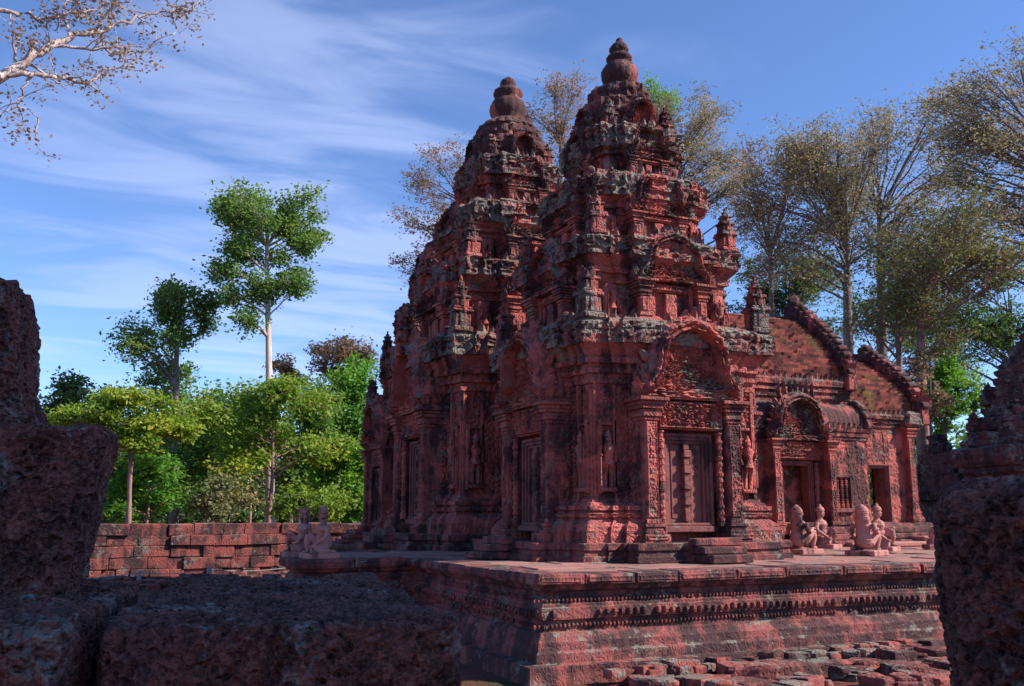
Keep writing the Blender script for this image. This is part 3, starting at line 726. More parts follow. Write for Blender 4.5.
    V3 = np.stack([rg*np.cos(tg), rg*np.sin(tg), zg], -1); V3[:, -1] = V3[:, 0]; grid(mb, V3, flip=True)
    for ring, (rad, z, n) in enumerate(((.60, 6.42, 16), (.56, 6.68, 14), (.46, 6.94, 12))):
        for i in range(n):
            if rr.random() < .2: continue
            a = i/n*2*math.pi+.1*ring; leafspike(mb, (rad*math.cos(a), rad*math.sin(a), z), .12, rr.uniform(.10, .26), .10, ax=a+math.pi/2)
    mb.build('crown', M['crown'], root, weather=.03, seed=seed)
    for f, Fm in enumerate(FACES):
        mb = MB(); mb.M = Fm; pediment(mb, .52, .48, -.56, 6.36, .12, next(seeds), amp=.04, cell=.06); cbox(mb, -.2, .2, -.58, -.3, 6.3, 6.6, .02)
        mb.build('crown_niche', M['upper'], root, weather=.03, seed=f)
    mb = MB()
    lathe(mb, [(.30, 7.20), (.31, 7.25), (.25, 7.28), (.20, 7.31), (.22, 7.35), (.27, 7.40), (.295, 7.48), (.285, 7.56), (.24, 7.64), (.20, 7.68), (.165, 7.70), (.165, 7.74), (.20, 7.76), (.21, 7.80), (.17, 7.84), (.12, 7.86), (.115, 7.90), (.15, 7.92), (.155, 7.96), (.11, 8.02), (.055, 8.06), (.05, 8.11), (.02, 8.14)], 48, 16, .030)
    if crown_kind == 1:
        mb = MB(); lathe(mb, [(.30, 7.16), (.33, 7.22), (.27, 7.26), (.24, 7.30), (.30, 7.38), (.325, 7.48), (.30, 7.58), (.24, 7.66), (.21, 7.68), (.23, 7.72), (.26, 7.78), (.24, 7.84), (.18, 7.88), (.12, 7.89), (.14, 7.94), (.13, 8.02), (.07, 8.06), (.03, 8.10)], 42, 14, .035)
    if crown_kind == 2:
        mb = MB(); lathe(mb, [(.30, 7.16), (.33, 7.22), (.27, 7.26), (.2, 7.30)], 32, 14, .015)
    mb.build('finial', M['crown'], root, weather=.018, smooth=True)
    return root
T1 = build_tower('nearest red sandstone tower, full height in view with lit false door and pot-shaped finial', (7.36, 12.25, 0), 1, 1.0, 0)
T2 = build_tower('taller middle tower behind the nearest one, its red upper storeys lit and west side dark', (7.38, 16.71, 0), 2, 1.166, 1)
T3 = build_tower('farthest tower, mostly hidden, its stepped left edge dark against the green trees', (7.50, 20.6, 0), 3, .97, 2)
# ------------------------------------------------------------------ long hall joined to the middle tower
hall = empty('temple_hall', (12.0, 16.71, 0), 0, 'long red stone hall with brick vault roof and open doorways right of the towers', 'temple hall')
HM = trans(-12.0, -16.71, 0)
rh = random.Random(21)
def rect(x0, x1, y0, y1):
    return lambda d: np.array([(x0-d, y0-d), (x1+d, y0-d), (x1+d, y1+d), (x0-d, y1+d)])
def hmb(): m = MB(); m.M = HM.copy(); return m
YS, YN, YC = 15.30, 18.12, 16.71
# plinth
m_ = hmb(); loft(m_, rect(8.6, 16.75, YS-.42, YN+.42), [(0, .12), (.07, .12), (.08, .09), (.15, .09), (.16, .12), (.22, .12), (.23, -.05), (.235, -.06), (.30, -.06), (.31, -.10), (.36, -.12), (.37, -.2), (.42, -.22), (.43, -.26)], .06, blk=(.5, .4, .012), seed=31, cap=True)
m_.build('plinth', M['platform'], hall)
m_ = hmb(); cbox(m_, 13.0, 18.4, 13.75, 14.7, 0, .085, .02); cbox(m_, 15.2, 18.4, 14.1, 14.75, .088, .17, .02); m_.build('landing', M['paving'], hall, weather=.01)
# walls
m_ = hmb(); loft(m_, rect(8.8, 14.62, YS, YN), [(.40, .06), (.52, .06), (.53, .03), (.60, .0), (2.95, 0)], .035, [(.65, 2.9, .018, .10)], blk=(.5, .35, .008), seed=32, rough=.008)
m_.build('wall', M['plain'], hall)
m_ = hmb()       # eastern bay: doorway wall built of four pieces round a real opening
def wall_piece(x0, x1, z0, z1, y0=YS, y1=YS+.35, sd=1): loft(m_, rect(x0, x1, y0, y1), [(z0, 0), (z1, 0)], .03, [(z0, z1, .018, .10)], blk=(.45, .33, .008), seed=sd, rough=.008)
wall_piece(14.62, 14.95, .40, 2.42, sd=33); wall_piece(15.52, 16.40, .40, 2.42, sd=34); wall_piece(14.95, 15.52, 1.58, 2.42, sd=35)
wall_piece(14.62, 14.95, .40, 2.42, YN-.35, YN, 36); wall_piece(15.6, 16.40, .40, 2.42, YN-.35, YN, 37); wall_piece(14.95, 15.6, 1.58, 2.42, YN-.35, YN, 38)
wall_piece(16.1, 16.40, .40, 2.42, YS+.35, YS+1.0, 39); wall_piece(16.1, 16.40, .40, 2.42, YN-1.0, YN-.35, 40)
m_.build('wall', M['plain'], hall)
# entablatures
def entab(x0, x1, z0, z1, yo=0.0, sd=1, mat='upper'):
    m_ = hmb(); h = z1-z0
    loft(m_, rect(x0, x1, YS+yo, YN-yo), [(z0, .01), (z0+.08*h, .04), (z0+.22*h, .05), (z0+.24*h, .02), (z0+.38*h, .03), (z0+.40*h, .08), (z0+.58*h, .085), (z0+.60*h, .05), (z0+.66*h, .06), (z0+.70*h, .13), (z0+.95*h, .15), (z1, .13)], .05, [(z0+.4*h, z0+.58*h, .012, .05), (z0+.72*h, z0+.93*h, .010, .06)], blk=(.5, .5, .012), seed=sd, rough=.010)
    m_.build('cornice', M[mat], hall)
    m_ = hmb(); x = x0+.05; cbox(m_, x0, x1, YS+yo-.13, YN-yo+.13, z1-.02, z1+.02, .006)
    while x < x1:
        for yy, ax in ((YS+yo-.08, 0), (YN-yo+.08, math.pi)):
            if rh.random() > .06: leafspike(m_, (x, yy, z1-.01), .11, rh.uniform(.12, .15), .06, ax)
        x += .135
    m_.build('eave_finials', M[mat], hall)
entab(8.8, 14.60, 2.93, 3.33, sd=41); entab(14.66, 16.42, 2.40, 2.68, sd=42)
# brick vaults
def vault(x0, x1, zE, zR, y0=YS-.02, side=(1, -1), yc=YC, name='brick_roof', n=None, thick=True):
    m_ = hmb(); ncrs = n or int((zR-zE)/.068)
    bw = .24; k = int((x1-x0)/(bw/4)); rr = np.random.RandomState(int(x0*10)); half = yc-y0
    for sg in side:
        T = np.linspace(0, 1, ncrs*2+1); P = []; A = []
        for i in range(ncrs):
            for e in (0, 1):
                t = (i+e)/ncrs; y = half*(1-t**1.35); y = half*math.cos(t**.92*math.pi/2)**.82
                z = zE+(zR-zE)*t
                y_ = (half*math.cos(((i+.5)/ncrs)**.92*math.pi/2)**.82) if i < ncrs-1 else (0.10 if e == 0 else 0.0)
                colid = np.floor((np.arange(k+1)*bw/4+(i % 2)*.12)/bw).astype(int)
                h = _hash(colid, np.full(k+1, i), np.full(k+1, 3), 5)
                miss = (h > .90)*.05
                off = (h-.5)*.055-miss+.022*(e-.5)
                xs_ = np.linspace(x0, x1, k+1)
                sag = .03*vnoise(np.stack([xs_*.9, np.full(k+1, z*1.3), np.full(k+1, 7.)], 1), 4)
                P.append(np.stack([xs_, yc-sg*(y_+off+sag), np.full(k+1, z)+.008*(h-.5)], 1)); A.append(_hash(colid, np.full(k+1, i), np.full(k+1, 8), 9))
        P = np.array(P); grid(m_, P, flip=(sg < 0), a=np.array(A))
    m_.build(name, M['brick'], hall)
vault(8.9, 14.5, 3.36, 4.96); vault(14.7, 16.5, 2.72, 4.12)
# gable ends: tall ogee slabs with a crest of stones
def gable(x, zE, zR, zP, thick=.22, over=.10, sd=1):
    m_ = hmb(); half = YC-YS+over; T = np.linspace(0, 1, 30); pts = []
    for t in T: y = half*math.cos(t**.92*math.pi/2)**.82; pts.append((y, zE+(zR-zE)*t))
    pts = np.array(pts); O = np.concatenate([np.stack([-pts[:, 0], pts[:, 1]], 1), np.stack([pts[::-1, 0], pts[::-1, 1]], 1)[1:]])
    n = len(O); A = np.stack([np.full(n, x), YC+O[:, 0], O[:, 1]], 1); B = A.copy(); B[:, 0] = x+thick
    C0 = np.array([x, YC, zE]); C1 = np.array([x+thick, YC, zE])
    rg = lambda P, c: np.array([c+(P-c)*s for s in (1, .8, .6, .4, .2, .01)])
    grid(m_, rg(A, C0), flip=True); grid(m_, rg(B, C1)); grid(m_, np.stack([A, B]))
    m_.build('gable', M['crown'], hall, weather=.03, seed=sd)
    L = np.concatenate([[0], np.cumsum(np.linalg.norm(np.diff(pts, axis=0), axis=1))])
    m_ = hmb(); s = .10; top = zP-zR
    while s < L[-1]-.02:      # crest of individual curved blocks along the rake
        y = np.interp(s, L, pts[:, 0]); z = np.interp(s, L, pts[:, 1]); y2 = np.interp(min(s+.1, L[-1]), L, pts[:, 0]); z2 = np.interp(min(s+.1, L[-1]), L, pts[:, 1])
        for sg in (-1, 1):
            kp = m_.M.copy(); an = math.atan2(z2-z, -(y2-y))
            m_.M = kp @ trans(x+thick/2, YC+sg*y, z) @ (scl(1, 1, 1) if sg < 0 else rotz(math.pi)) @ rotx(an)
            j = rh.uniform(.85, 1.1); hh = (.20+.5*top*max(0, (s/L[-1])**6))*j
            cbox(m_, -.16*j, .16*j, -.02, .17, -.08, hh*.55, .03, .012, rh); cbox(m_, -.12, .12, 0, .13, hh*.5, hh*.9, .035, .012, rh)
            m_.M = kp
        s += .185
    kp = m_.M.copy(); m_.M = kp @ trans(x+thick/2, YC, zR) @ rotz(math.pi/2); leafspike(m_, (0, 0, -.05), .30, top*1.15, .26); m_.M = kp
    m_.build('gable_crest', M['crown'], hall, weather=.02, seed=sd+1)
    m_ = hmb()
    for k in range(6):          # naga fan at the foot of the rake
        kp = m_.M.copy(); m_.M = kp @ trans(x+thick/2, YS-over-.05-.012*k, zE+.05) @ rotz(0) @ roty(R(-30+k*13)); leafspike(m_, (0, 0, 0), .10, .50-.05*abs(k-2), .08); m_.M = kp
    cbox(m_, x-.02, x+thick+.02, YS-over-.12, YS+.1, zE-.22, zE+.14, .03)
    m_.build('naga_terminal', M['carved'], hall, weather=.01)
gable(14.46, 3.36, 5.08, 5.52, sd=3); gable(16.46, 2.72, 4.22, 4.55, sd=5)
# projecting side aisle with half vault, its doorway and baluster window
YA = 14.97
m_ = hmb()
def wp(x0, x1, z0, z1, y0=YA, y1=YS+.02, sd=1): loft(m_, rect(x0, x1, y0, y1), [(z0, 0), (z1, 0)], .03, [(z0, z1, .018, .10)], blk=(.4, .33, .006), seed=sd, rough=.006)
wp(11.2, 12.48, .40, 2.08, sd=51); wp(13.16, 13.70, .40, 2.08, sd=52); wp(12.48, 13.16, 1.56, 2.08, sd=53); wp(14.20, 14.72, .40, 2.08, sd=54); wp(13.70, 14.20, 1.33, 2.08, sd=55); wp(13.70, 14.20, .40, .72, sd=56)
m_.build('aisle_wall', M['plain'], hall)
m_ = hmb(); loft(m_, rect(11.2, 14.72, YA, YS), [(2.06, .0), (2.10, .03), (2.15, .03), (2.16, .06), (2.22, .07), (2.23, .04), (2.26, .08), (2.33, .10)], .05, blk=(.4, .4, .01), seed=57)
for i in range(24):
    if rh.random() > .08: leafspike(m_, (11.3+i*.14, YA-.05, 2.32), .11, .13, .06)
m_.build('aisle_cornice', M['upper'], hall)
m_ = hmb(); T = np.linspace(0, 1, 12); xs2 = np.arange(11.2, 14.74, .06); P = np.array([[(x, YA-.05+.42*(1-math.cos(t*math.pi/2)), 2.36+.50*math.sin(t*math.pi/2)) for x in xs2] for t in T])
P[..., 1] += .006*np.sin(xs2*2*np.pi/.12)[None]; grid(m_, P); m_.build('aisle_roof', M['crown'], hall, weather=.01)
m_ = hmb()
for i in range(5):
    t = i/4; kp = m_.M.copy(); m_.M = kp @ trans(14.72, YA-.05+.42*(1-math.cos(t*1.5)), 2.38+.5*math.sin(t*1.5)) @ rotx(R(70-70*t)); cbox(m_, -.10, .10, -.06, .14, -.06, .10, .03, .01, rh); m_.M = kp
m_.build('aisle_crest', M['crown'], hall, weather=.01)
# front doorway: dark passage, jambs, colonettes, lintel, pediment
m_ = hmb()
cbox(m_, 12.40, 13.24, YA+.42, YA+.50, .40, 1.7, .004)
m_.build('inner_door', M['door'], hall)
def doorframe(x0, x1, z0, z1, y, w=.085, name='door_frame'):
    m_ = hmb()
    for i in range(3):
        e = w*(1-i/3); yy = y-.055+.022*i; e2 = w*(1-(i+1)/3)
        cbox(m_, x0-e, x0-e2, yy, y+.2, z0, z1+e, .005); cbox(m_, x1+e2, x1+e, yy, y+.2, z0, z1+e, .005); cbox(m_, x0-e2+.001, x1+e2-.001, yy, y+.2, z1+e2, z1+e, .005)
    cbox(m_, x0-w-.05, x1+w+.05, y-.12, y+.2, z0-.09, z0-.002, .01)
    return m_.build(name, M['door'], hall)
doorframe(12.50, 13.14, .45, 1.55, YA); doorframe(14.97, 15.50, .45, 1.56, YS)
m_ = hmb(); colonette(m_, 12.36, YA-.08, .045, .42, 1.6); m_.build('colonette', M['carved'], hall)
m_ = hmb(); colonette(m_, 13.28, YA-.08, .045, .42, 1.6); m_.build('colonette', M['carved'], hall)
m_ = hmb(); m_.M = HM @ trans(12.82, YA, 0); cbox(m_, -.62, .62, -.12, .05, 1.66, 2.02, .01); panel(m_, -.61, .61, 1.67, 2.01, -.124, .05, .08, 71, th=.02); m_.build('lintel', M['carved'], hall)
for sg in (-1, 1):
    m_ = hmb(); m_.M = HM @ trans(12.82, YA, 0); pilaster(m_, sg*.68, -.30, .16, .32, .235, 2.04, 72+sg, s=.8, cap_h=.24, base_h=.24); m_.build('pilaster', M['carved'], hall)
m_ = hmb(); m_.M = HM @ trans(12.82, YA, 0); pediment(m_, 1.42, .98, -.04, 2.04, .18, 75, cell=.07, amp=.05); m_.build('pediment', M['upper'], hall, weather=.01)
m_ = hmb(); m_.M = HM @ trans(12.82, YA, 0)
for i in range(7): leafspike(m_, (-.42+.14*i, -.12, 2.98-.02*abs(i-3)), .12, .26, .10)
m_.build('pediment_finials', M['upper'], hall)
# window balusters
m_ = hmb(); m_.M = HM
for k, sg in enumerate((0, 1)): cbox(m_, (13.66, 14.19)[k], (13.71, 14.24)[k], YA-.03, YA+.1, .68, 1.38, .006)
cbox(m_, 13.66, 14.24, YA-.03, YA+.1, 1.335, 1.39, .006); cbox(m_, 13.64, 14.26, YA-.06, YA+.1, .64, .72, .008); cbox(m_, 13.70, 14.20, YA+.12, YA+.16, .70, 1.34, .004)
m_.build('window_frame', M['door'], hall)
for i in range(4):
    m_ = hmb(); colonette(m_, 13.77+i*.12, YA+.04, .036, .72, 1.335); m_.build('window_baluster', M['carved'], hall)
# corner pilasters of the eastern bay
for x, sg in ((14.80, 0), (16.18, 1)):
    m_ = hmb(); m_.M = HM @ trans(x, YS, 0); pilaster(m_, 0, -.13, .20, .2, .42, 2.42, 80+sg, s=.7, cap_h=.22, base_h=.30); m_.build('pilaster', M['carved'], hall, weather=.006)
m_ = hmb(); m_.M = HM; cbox(m_, 16.05, 16.55, YS-.20, YS+.25, 2.45, 2.78, .06, .02); m_.build('corner_stone', M['weathered'], hall, weather=.02)
m_ = hmb(); m_.M = HM; stairs_y = YS-.42
for i in range(3): cbox(m_, 14.85-.04*i, 15.62+.04*i, YS-.62-.16*(2-i), YS-.3, .0+.12*i, .12*(i+1)-.004, .015, .006)
m_.build('door_steps', M['platform'], hall, weather=.01)
m_ = hmb()
for i in range(3): cbox(m_, 12.40-.04*i, 13.24+.04*i, YA-.72-.16*(2-i), YA-.2, .12*i, .12*(i+1)-.004, .015, .006)
m_.build('door_steps', M['platform'], hall, weather=.01)

# ------------------------------------------------------------------ ruined gatehouse to the right, in the shade
gate = empty('ruined_gatehouse', (23.9, 18.6, -1.0), R(-8), 'dark shaded ruined stone building with stepped gable at the right edge', 'ruined building'); gate.scale = (1, 1, 1.07)
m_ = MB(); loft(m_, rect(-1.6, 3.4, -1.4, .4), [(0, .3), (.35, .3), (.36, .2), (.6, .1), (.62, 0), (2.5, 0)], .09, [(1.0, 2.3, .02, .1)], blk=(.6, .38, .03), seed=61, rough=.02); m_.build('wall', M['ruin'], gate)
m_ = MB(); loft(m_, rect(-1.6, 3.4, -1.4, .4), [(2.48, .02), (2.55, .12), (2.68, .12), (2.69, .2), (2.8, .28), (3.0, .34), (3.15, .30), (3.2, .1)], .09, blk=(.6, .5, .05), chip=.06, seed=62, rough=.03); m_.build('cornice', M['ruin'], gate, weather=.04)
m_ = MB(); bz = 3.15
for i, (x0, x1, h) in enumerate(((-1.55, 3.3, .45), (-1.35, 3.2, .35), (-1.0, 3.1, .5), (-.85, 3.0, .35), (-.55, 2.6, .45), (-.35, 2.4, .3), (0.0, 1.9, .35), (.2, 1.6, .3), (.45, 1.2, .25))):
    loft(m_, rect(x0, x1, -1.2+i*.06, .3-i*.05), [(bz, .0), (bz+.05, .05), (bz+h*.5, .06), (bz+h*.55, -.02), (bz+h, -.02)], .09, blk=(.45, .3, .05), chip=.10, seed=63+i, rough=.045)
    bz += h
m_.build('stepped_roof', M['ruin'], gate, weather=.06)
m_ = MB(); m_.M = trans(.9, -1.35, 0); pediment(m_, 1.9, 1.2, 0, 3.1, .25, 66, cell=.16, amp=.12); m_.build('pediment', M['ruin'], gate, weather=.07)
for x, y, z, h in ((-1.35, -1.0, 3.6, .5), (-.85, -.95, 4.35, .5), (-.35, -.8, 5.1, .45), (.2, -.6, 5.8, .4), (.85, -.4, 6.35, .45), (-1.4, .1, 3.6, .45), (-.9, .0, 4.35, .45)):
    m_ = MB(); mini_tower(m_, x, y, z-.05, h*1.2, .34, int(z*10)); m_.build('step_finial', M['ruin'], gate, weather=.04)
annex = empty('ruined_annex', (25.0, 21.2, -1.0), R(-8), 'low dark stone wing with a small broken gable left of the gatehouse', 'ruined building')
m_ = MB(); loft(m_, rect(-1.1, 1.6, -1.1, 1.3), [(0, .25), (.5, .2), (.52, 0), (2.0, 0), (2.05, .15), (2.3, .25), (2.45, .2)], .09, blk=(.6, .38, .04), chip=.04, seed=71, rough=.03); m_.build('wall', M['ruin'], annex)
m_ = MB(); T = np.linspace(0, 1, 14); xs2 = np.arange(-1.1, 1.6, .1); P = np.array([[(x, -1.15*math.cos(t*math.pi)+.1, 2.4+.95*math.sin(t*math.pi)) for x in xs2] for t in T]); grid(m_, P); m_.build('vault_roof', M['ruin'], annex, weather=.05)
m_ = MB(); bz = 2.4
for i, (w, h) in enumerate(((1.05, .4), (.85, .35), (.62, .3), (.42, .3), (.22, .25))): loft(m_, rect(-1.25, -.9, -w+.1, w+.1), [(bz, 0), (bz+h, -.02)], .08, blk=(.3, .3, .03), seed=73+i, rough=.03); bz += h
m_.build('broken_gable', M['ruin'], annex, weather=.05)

# ------------------------------------------------------------------ enclosure wall in the background
wallE = empty('enclosure_wall', (4.0, 27.2, -1.0), 0, 'long low red laterite block wall behind the left of the terrace', 'wall')
rw = random.Random(5)
def wall_stones(name, x0, x1, courses, y0, dep, sd, mat='laterite_far'):
    mb = MB(); rr = random.Random(sd); z = 0
    for ci, h in enumerate(courses):
        x = x0+rr.uniform(-.2, 0)
        while x < x1:
            w = rr.uniform(.5, 1.0) if h > .25 else rr.uniform(.3, .6); o = rr.uniform(-.08, .05)
            if ci >= len(courses)-1 and rr.random() < .03: x += w; continue
            cbox(mb, x+.003, x+w-.005, y0+o, y0+dep, z+.001, z+h-.003+rr.uniform(-.04, .01)*(ci == len(courses)-1), .016, .008, rr); x += w
        z += h
    return mb.build(name, M[mat], wallE, weather=.03, seed=sd)
wall_stones('old_courses', -8.0, 3.4, (.20, .30, .30, .28, .30), -.30, .7, 4)
wall_stones('foundation_course', 3.4, 16, (.18, .16), -.42, .9, 5, 'rubble')
wall_stones('main_course', 3.4, 16, (.34, .50), -.12, .6, 6)
mb = MB()
rr = random.Random(9); x = 3.4
while x < 16:
    w = rr.uniform(.5, .8); cbox(mb, x, x+w-.012, -.20, .5, .85, .93, .015, .008, rr); cbox(mb, x+.02, x+w-.03, -.24, .55, .935, 1.03, .02, .01, rr); x += w
mb.build('string_course', M['laterite_far'], wallE, weather=.015)
mb = MB(); x = 3.5
while x < 16:
    w = rr.uniform(.28, .42)
    if rr.random() > .07: cbox(mb, x, x+w-.05, -.10, .35, 1.035, 1.36+rr.uniform(-.03, .03), .05, .02, rr)
    x += w
mb.build('coping_stones', M['laterite_far'], wallE, weather=.02)
for k, (x, y, z) in enumerate(((1.35, 24.3, -1.02), (3.0, 24.9, -1.02))):
    mb = MB(); mb.M = roty(R(2-3*k)); cbox(mb, -.045, .045, -.045, .045, 0, .34, .01); o = mb.build('rope_post', M['post'], None, loc=(x, y, z)); tag(o, ('short grey post holding the rope, nearer the big left block', 'short grey post holding the rope, nearer the terrace')[k], 'post', 'rope fence posts')
mb = MB()
for a, b in (((-1.0, 23.8, -.82), (1.35, 24.3, -.74)), ((1.35, 24.3, -.74), (3.0, 24.9, -.74)), ((3.0, 24.9, -.74), (5.1, 25.6, -.76))):
    t = np.linspace(0, 1, 10)[:, None]; P = np.array(a)*(1-t)+np.array(b)*t; P[:, 2] -= .05*np.sin(t[:, 0]*np.pi); tube(mb, P, [.009]*10, 5)
tag(mb.build('rope', M['rope']), 'pale rope slung between short posts before the red laterite wall', 'rope')
mb = MB(); mb.M = rotz(R(-10)) @ rotx(R(-18)); cbox(mb, -.24, .24, -.015, .015, 0, .38, .006); tag(mb.build('notice_board', M['sign'], None, loc=(8.2, 26.0, -.80), seed=1), 'small white board leaning by the red wall, left of the dark tower foot', 'board')

# ------------------------------------------------------------------ rubble at the foot of the terrace and before the wall
rr = random.Random(12)
def stone_obj(x, y, z, sx_, sy_, sz_, label, grp, mat='rubble', rzz=None):
    mb = MB(); mb.M = rotz(rr.uniform(-.4, .4) if rzz is None else rzz) @ rotx(rr.uniform(-.08, .08))
    k = 7; L = np.linspace(-1, 1, k)
    for ax in range(3):
        for sg in (-1, 1):
            A, B = np.meshgrid(L, L); P = np.zeros((k, k, 3)); o = [0, 1, 2]; o.remove(ax)
            P[..., ax] = sg; P[..., o[0]] = A; P[..., o[1]] = B
            P = P/(np.sum(np.abs(P)**11, -1, keepdims=True)**(1/11))*np.array([sx_/2, sy_/2, sz_/2])
            sd_ = rr.random()*0; nn = fbm(P.reshape(-1, 3)*7+x*3+y, 3, 3).reshape(k, k, 1)
            P = P*(1+.30*nn); P[..., 2] += sz_/2
            grid(mb, P, flip=((sg > 0) == (ax == 1)))
    o = mb.build('rubble_stone', M[mat], None, smooth=False, loc=(x, y, z))
    return tag(o, label, 'stone', grp)
G1 = 'stones lying at the foot of the terrace'
x = 4.9
while x < 11.2:
    w = rr.uniform(.22, .75); stone_obj(x+w/2, 8.12+.05*(x-5)+rr.uniform(-.12, .1), -1.08, w*.98, rr.uniform(.25, .42), rr.uniform(.12, .22), 'rough red stone in the loose row along the terrace foot', G1); x += w+rr.uniform(0, .05)
for i in range(75):
    x = rr.uniform(4.8, 11.5); w = rr.uniform(.10, .26); stone_obj(x, 8.40+.05*(x-5)+rr.uniform(-.10, .10), -.98, w, w*.8, w*rr.uniform(.3, .6), 'small stone chip scattered at the foot of the terrace', 'stone chips along the terrace foot', rr.choice(['rubble', 'rubble', 'weathered']))
for i in range(60):
    x = rr.uniform(5.4, 10.6); w = rr.uniform(.10, .42); stone_obj(x, 7.45+.07*(x-5)+rr.uniform(-.5, .30), -1.07, w, rr.uniform(.2, .35), rr.uniform(.08, .15), 'broken red stone lying in front of the stone row', 'blocks before the stone row', 'laterite_far')
for i in range(70):
    x = rr.uniform(-.5, 5.6); y = rr.uniform(23.2, 26.4); w = rr.uniform(.2, .5); stone_obj(x, y, -1.08, w, w*.8, rr.uniform(.10, .24), 'broken red laterite lump on the ground before the enclosure wall', 'laterite rubble before the wall', 'laterite_far')
# ------------------------------------------------------------------ seated guardian statues
def remesh(mb, vox, name, mat, parent, smooth_it=3):
    o = mb.build('tmp_blob', None)
    md = o.modifiers.new('r', 'REMESH'); md.mode = 'VOXEL'; md.voxel_size = vox
    sm = o.modifiers.new('s', 'SMOOTH'); sm.factor = .6; sm.iterations = smooth_it
    dg = bpy.context.evaluated_depsgraph_get(); me = bpy.data.meshes.new_from_object(o.evaluated_get(dg)); me.name = name
    old = o.data; bpy.data.objects.remove(o); bpy.data.meshes.remove(old)
    me.materials.clear(); me.materials.append(mat); me.polygons.foreach_set('use_smooth', np.ones(len(me.polygons), bool))
    r = bpy.data.objects.new(name, me); col.objects.link(r); r.parent = parent; return r
def statue(px, py, z, face, label, head='crown', sc=1.0, mirror=1, base=(.19, .17), grp=None):
    """guardian with one knee raised, faces local +x"""
    root = empty('guardian_statue', (px, py, z), face, label, 'statue', grp); root.scale = (sc,)*3
    y = mirror; mb = MB()
    ell(mb, (-.01, 0, .15), (.125, .145, .10), 16, 10)                                       # pelvis and seat
    tube(mb, [(-.01, 0, .13), (-.02, 0, .22), (0, 0, .31), (.012, 0, .385), (.0, 0, .44), (.0, 0, .475)], [.135, .112, .105, .125, .10, .05], 16)
    ell(mb, (.02, .0, .385), (.085, .145, .062), 14, 9)                                      # chest and shoulders
    ell(mb, (.055, .02, .25), (.065, .085, .06), 12, 8)                                      # belly
    tube(mb, [(0, 0, .45), (.008, 0, .53)], [.052, .048], 12)                                # neck
    # raised leg
    tube(mb, [(.0, y*.07, .13), (.10, y*.10, .22), (.205, y*.115, .305)], [.082, .072, .050], 12)
    tube(mb, [(.205, y*.115, .305), (.222, y*.112, .19), (.200, y*.105, .07)], [.051, .050, .032], 12)
    ell(mb, (.235, y*.105, .045), (.068, .032, .026), 10, 7)
    # folded leg: knee on the ground, shin back
    tube(mb, [(.0, -y*.07, .11), (.12, -y*.12, .095), (.225, -y*.145, .080)], [.088, .074, .052], 12)
    tube(mb, [(.225, -y*.145, .075), (.10, -y*.175, .062), (-.06, -y*.16, .055)], [.050, .050, .034], 12)
    ell(mb, (-.11, -y*.14, .052), (.06, .034, .03), 10, 7)
    # arms: hands rest on the knees
    tube(mb, [(.0, y*.145, .415), (-.005, y*.185, .32), (.03, y*.19, .285)], [.046, .040, .034], 10)
    tube(mb, [(.03, y*.19, .285), (.11, y*.165, .300), (.185, y*.125, .335)], [.034, .029, .023], 10)
    ell(mb, (.212, y*.118, .345), (.040, .026, .015), 10, 7)
    tube(mb, [(.0, -y*.145, .415), (.0, -y*.195, .315), (.04, -y*.205, .255)], [.046, .040, .034], 10)
    tube(mb, [(.04, -y*.205, .255), (.12, -y*.185, .205), (.185, -y*.155, .160)], [.034, .029, .023], 10)
    ell(mb, (.212, -y*.150, .142), (.040, .026, .015), 10, 7)
    for k in range(4):
        for cx, cy, cz in ((.245, y*.118, .340), (.245, -y*.150, .130)):
            tube(mb, [(cx-.012, cy-.019+.0125*k, cz+.008), (cx+.014, cy-.020+.0130*k, cz-.004), (cx+.018, cy-.020+.0130*k, cz-.022+.003*abs(k-1.5))], [.0075, .007, .006], 6)
    # head
    hz = .585
    if head in ('crown', 'tall'):
        ell(mb, (.018, 0, hz), (.068, .062, .082), 16, 12); ell(mb, (.035, 0, hz-.035), (.050, .046, .048), 14, 9)
        tube(mb, [(.078, 0, hz+.018), (.096, 0, hz-.012)], [.009, .015], 8); ell(mb, (.080, 0, hz-.038), (.013, .024, .008), 10, 6)
        for s_ in (-1, 1):
            ell(mb, (.072, s_*.026, hz+.014), (.011, .015, .008), 8, 6); ell(mb, (.066, s_*.028, hz+.034), (.012, .022, .006), 8, 5)
            ell(mb, (.008, s_*.064, hz-.008), (.016, .012, .034), 8, 6)
    else:                     # long-haired / maned head
        ell(mb, (.025, 0, hz), (.070, .066, .082), 16, 12); ell(mb, (.085, 0, hz-.025), (.040, .040, .034), 12, 8)
        for s_ in (-1, 1): ell(mb, (.078, s_*.028, hz+.022), (.016, .016, .014), 8, 6)
        ell(mb, (-.025, 0, hz-.005), (.088, .105, .115), 16, 12); ell(mb, (-.045, 0, hz-.105), (.072, .125, .095), 14, 10)
    remesh(mb, .0085, 'body', M['statue'], root)
    mb = MB()
    if head in ('crown', 'tall'):
        lathe(mb, [(.074, hz+.038), (.081, hz+.046), (.081, hz+.060), (.073, hz+.066), (.076, hz+.076), (.066, hz+.098), (.045, hz+.118), (.030, hz+.124), (.034, hz+.132), (.020, hz+.142 + (.012 if head == 'tall' else 0)), (.004, hz+.150+(.018 if head == 'tall' else 0))], 20, cx=.014)
        mb.build('crown', M['statue'], root, smooth=False)
    else:
        for k in range(5): tube(mb, [(-.03+.118*math.cos(a_)*(1 if k else 1), .122*math.sin(a_), hz-.10+.030*k) for a_ in np.linspace(1.9, 4.38, 9)], [.006+.0*k]*9, 5)
        lathe(mb, [(.035, hz+.095), (.030, hz+.112), (.008, hz+.122)], 14, cx=-.02)
        mb.build('hair', M['statue'], root)
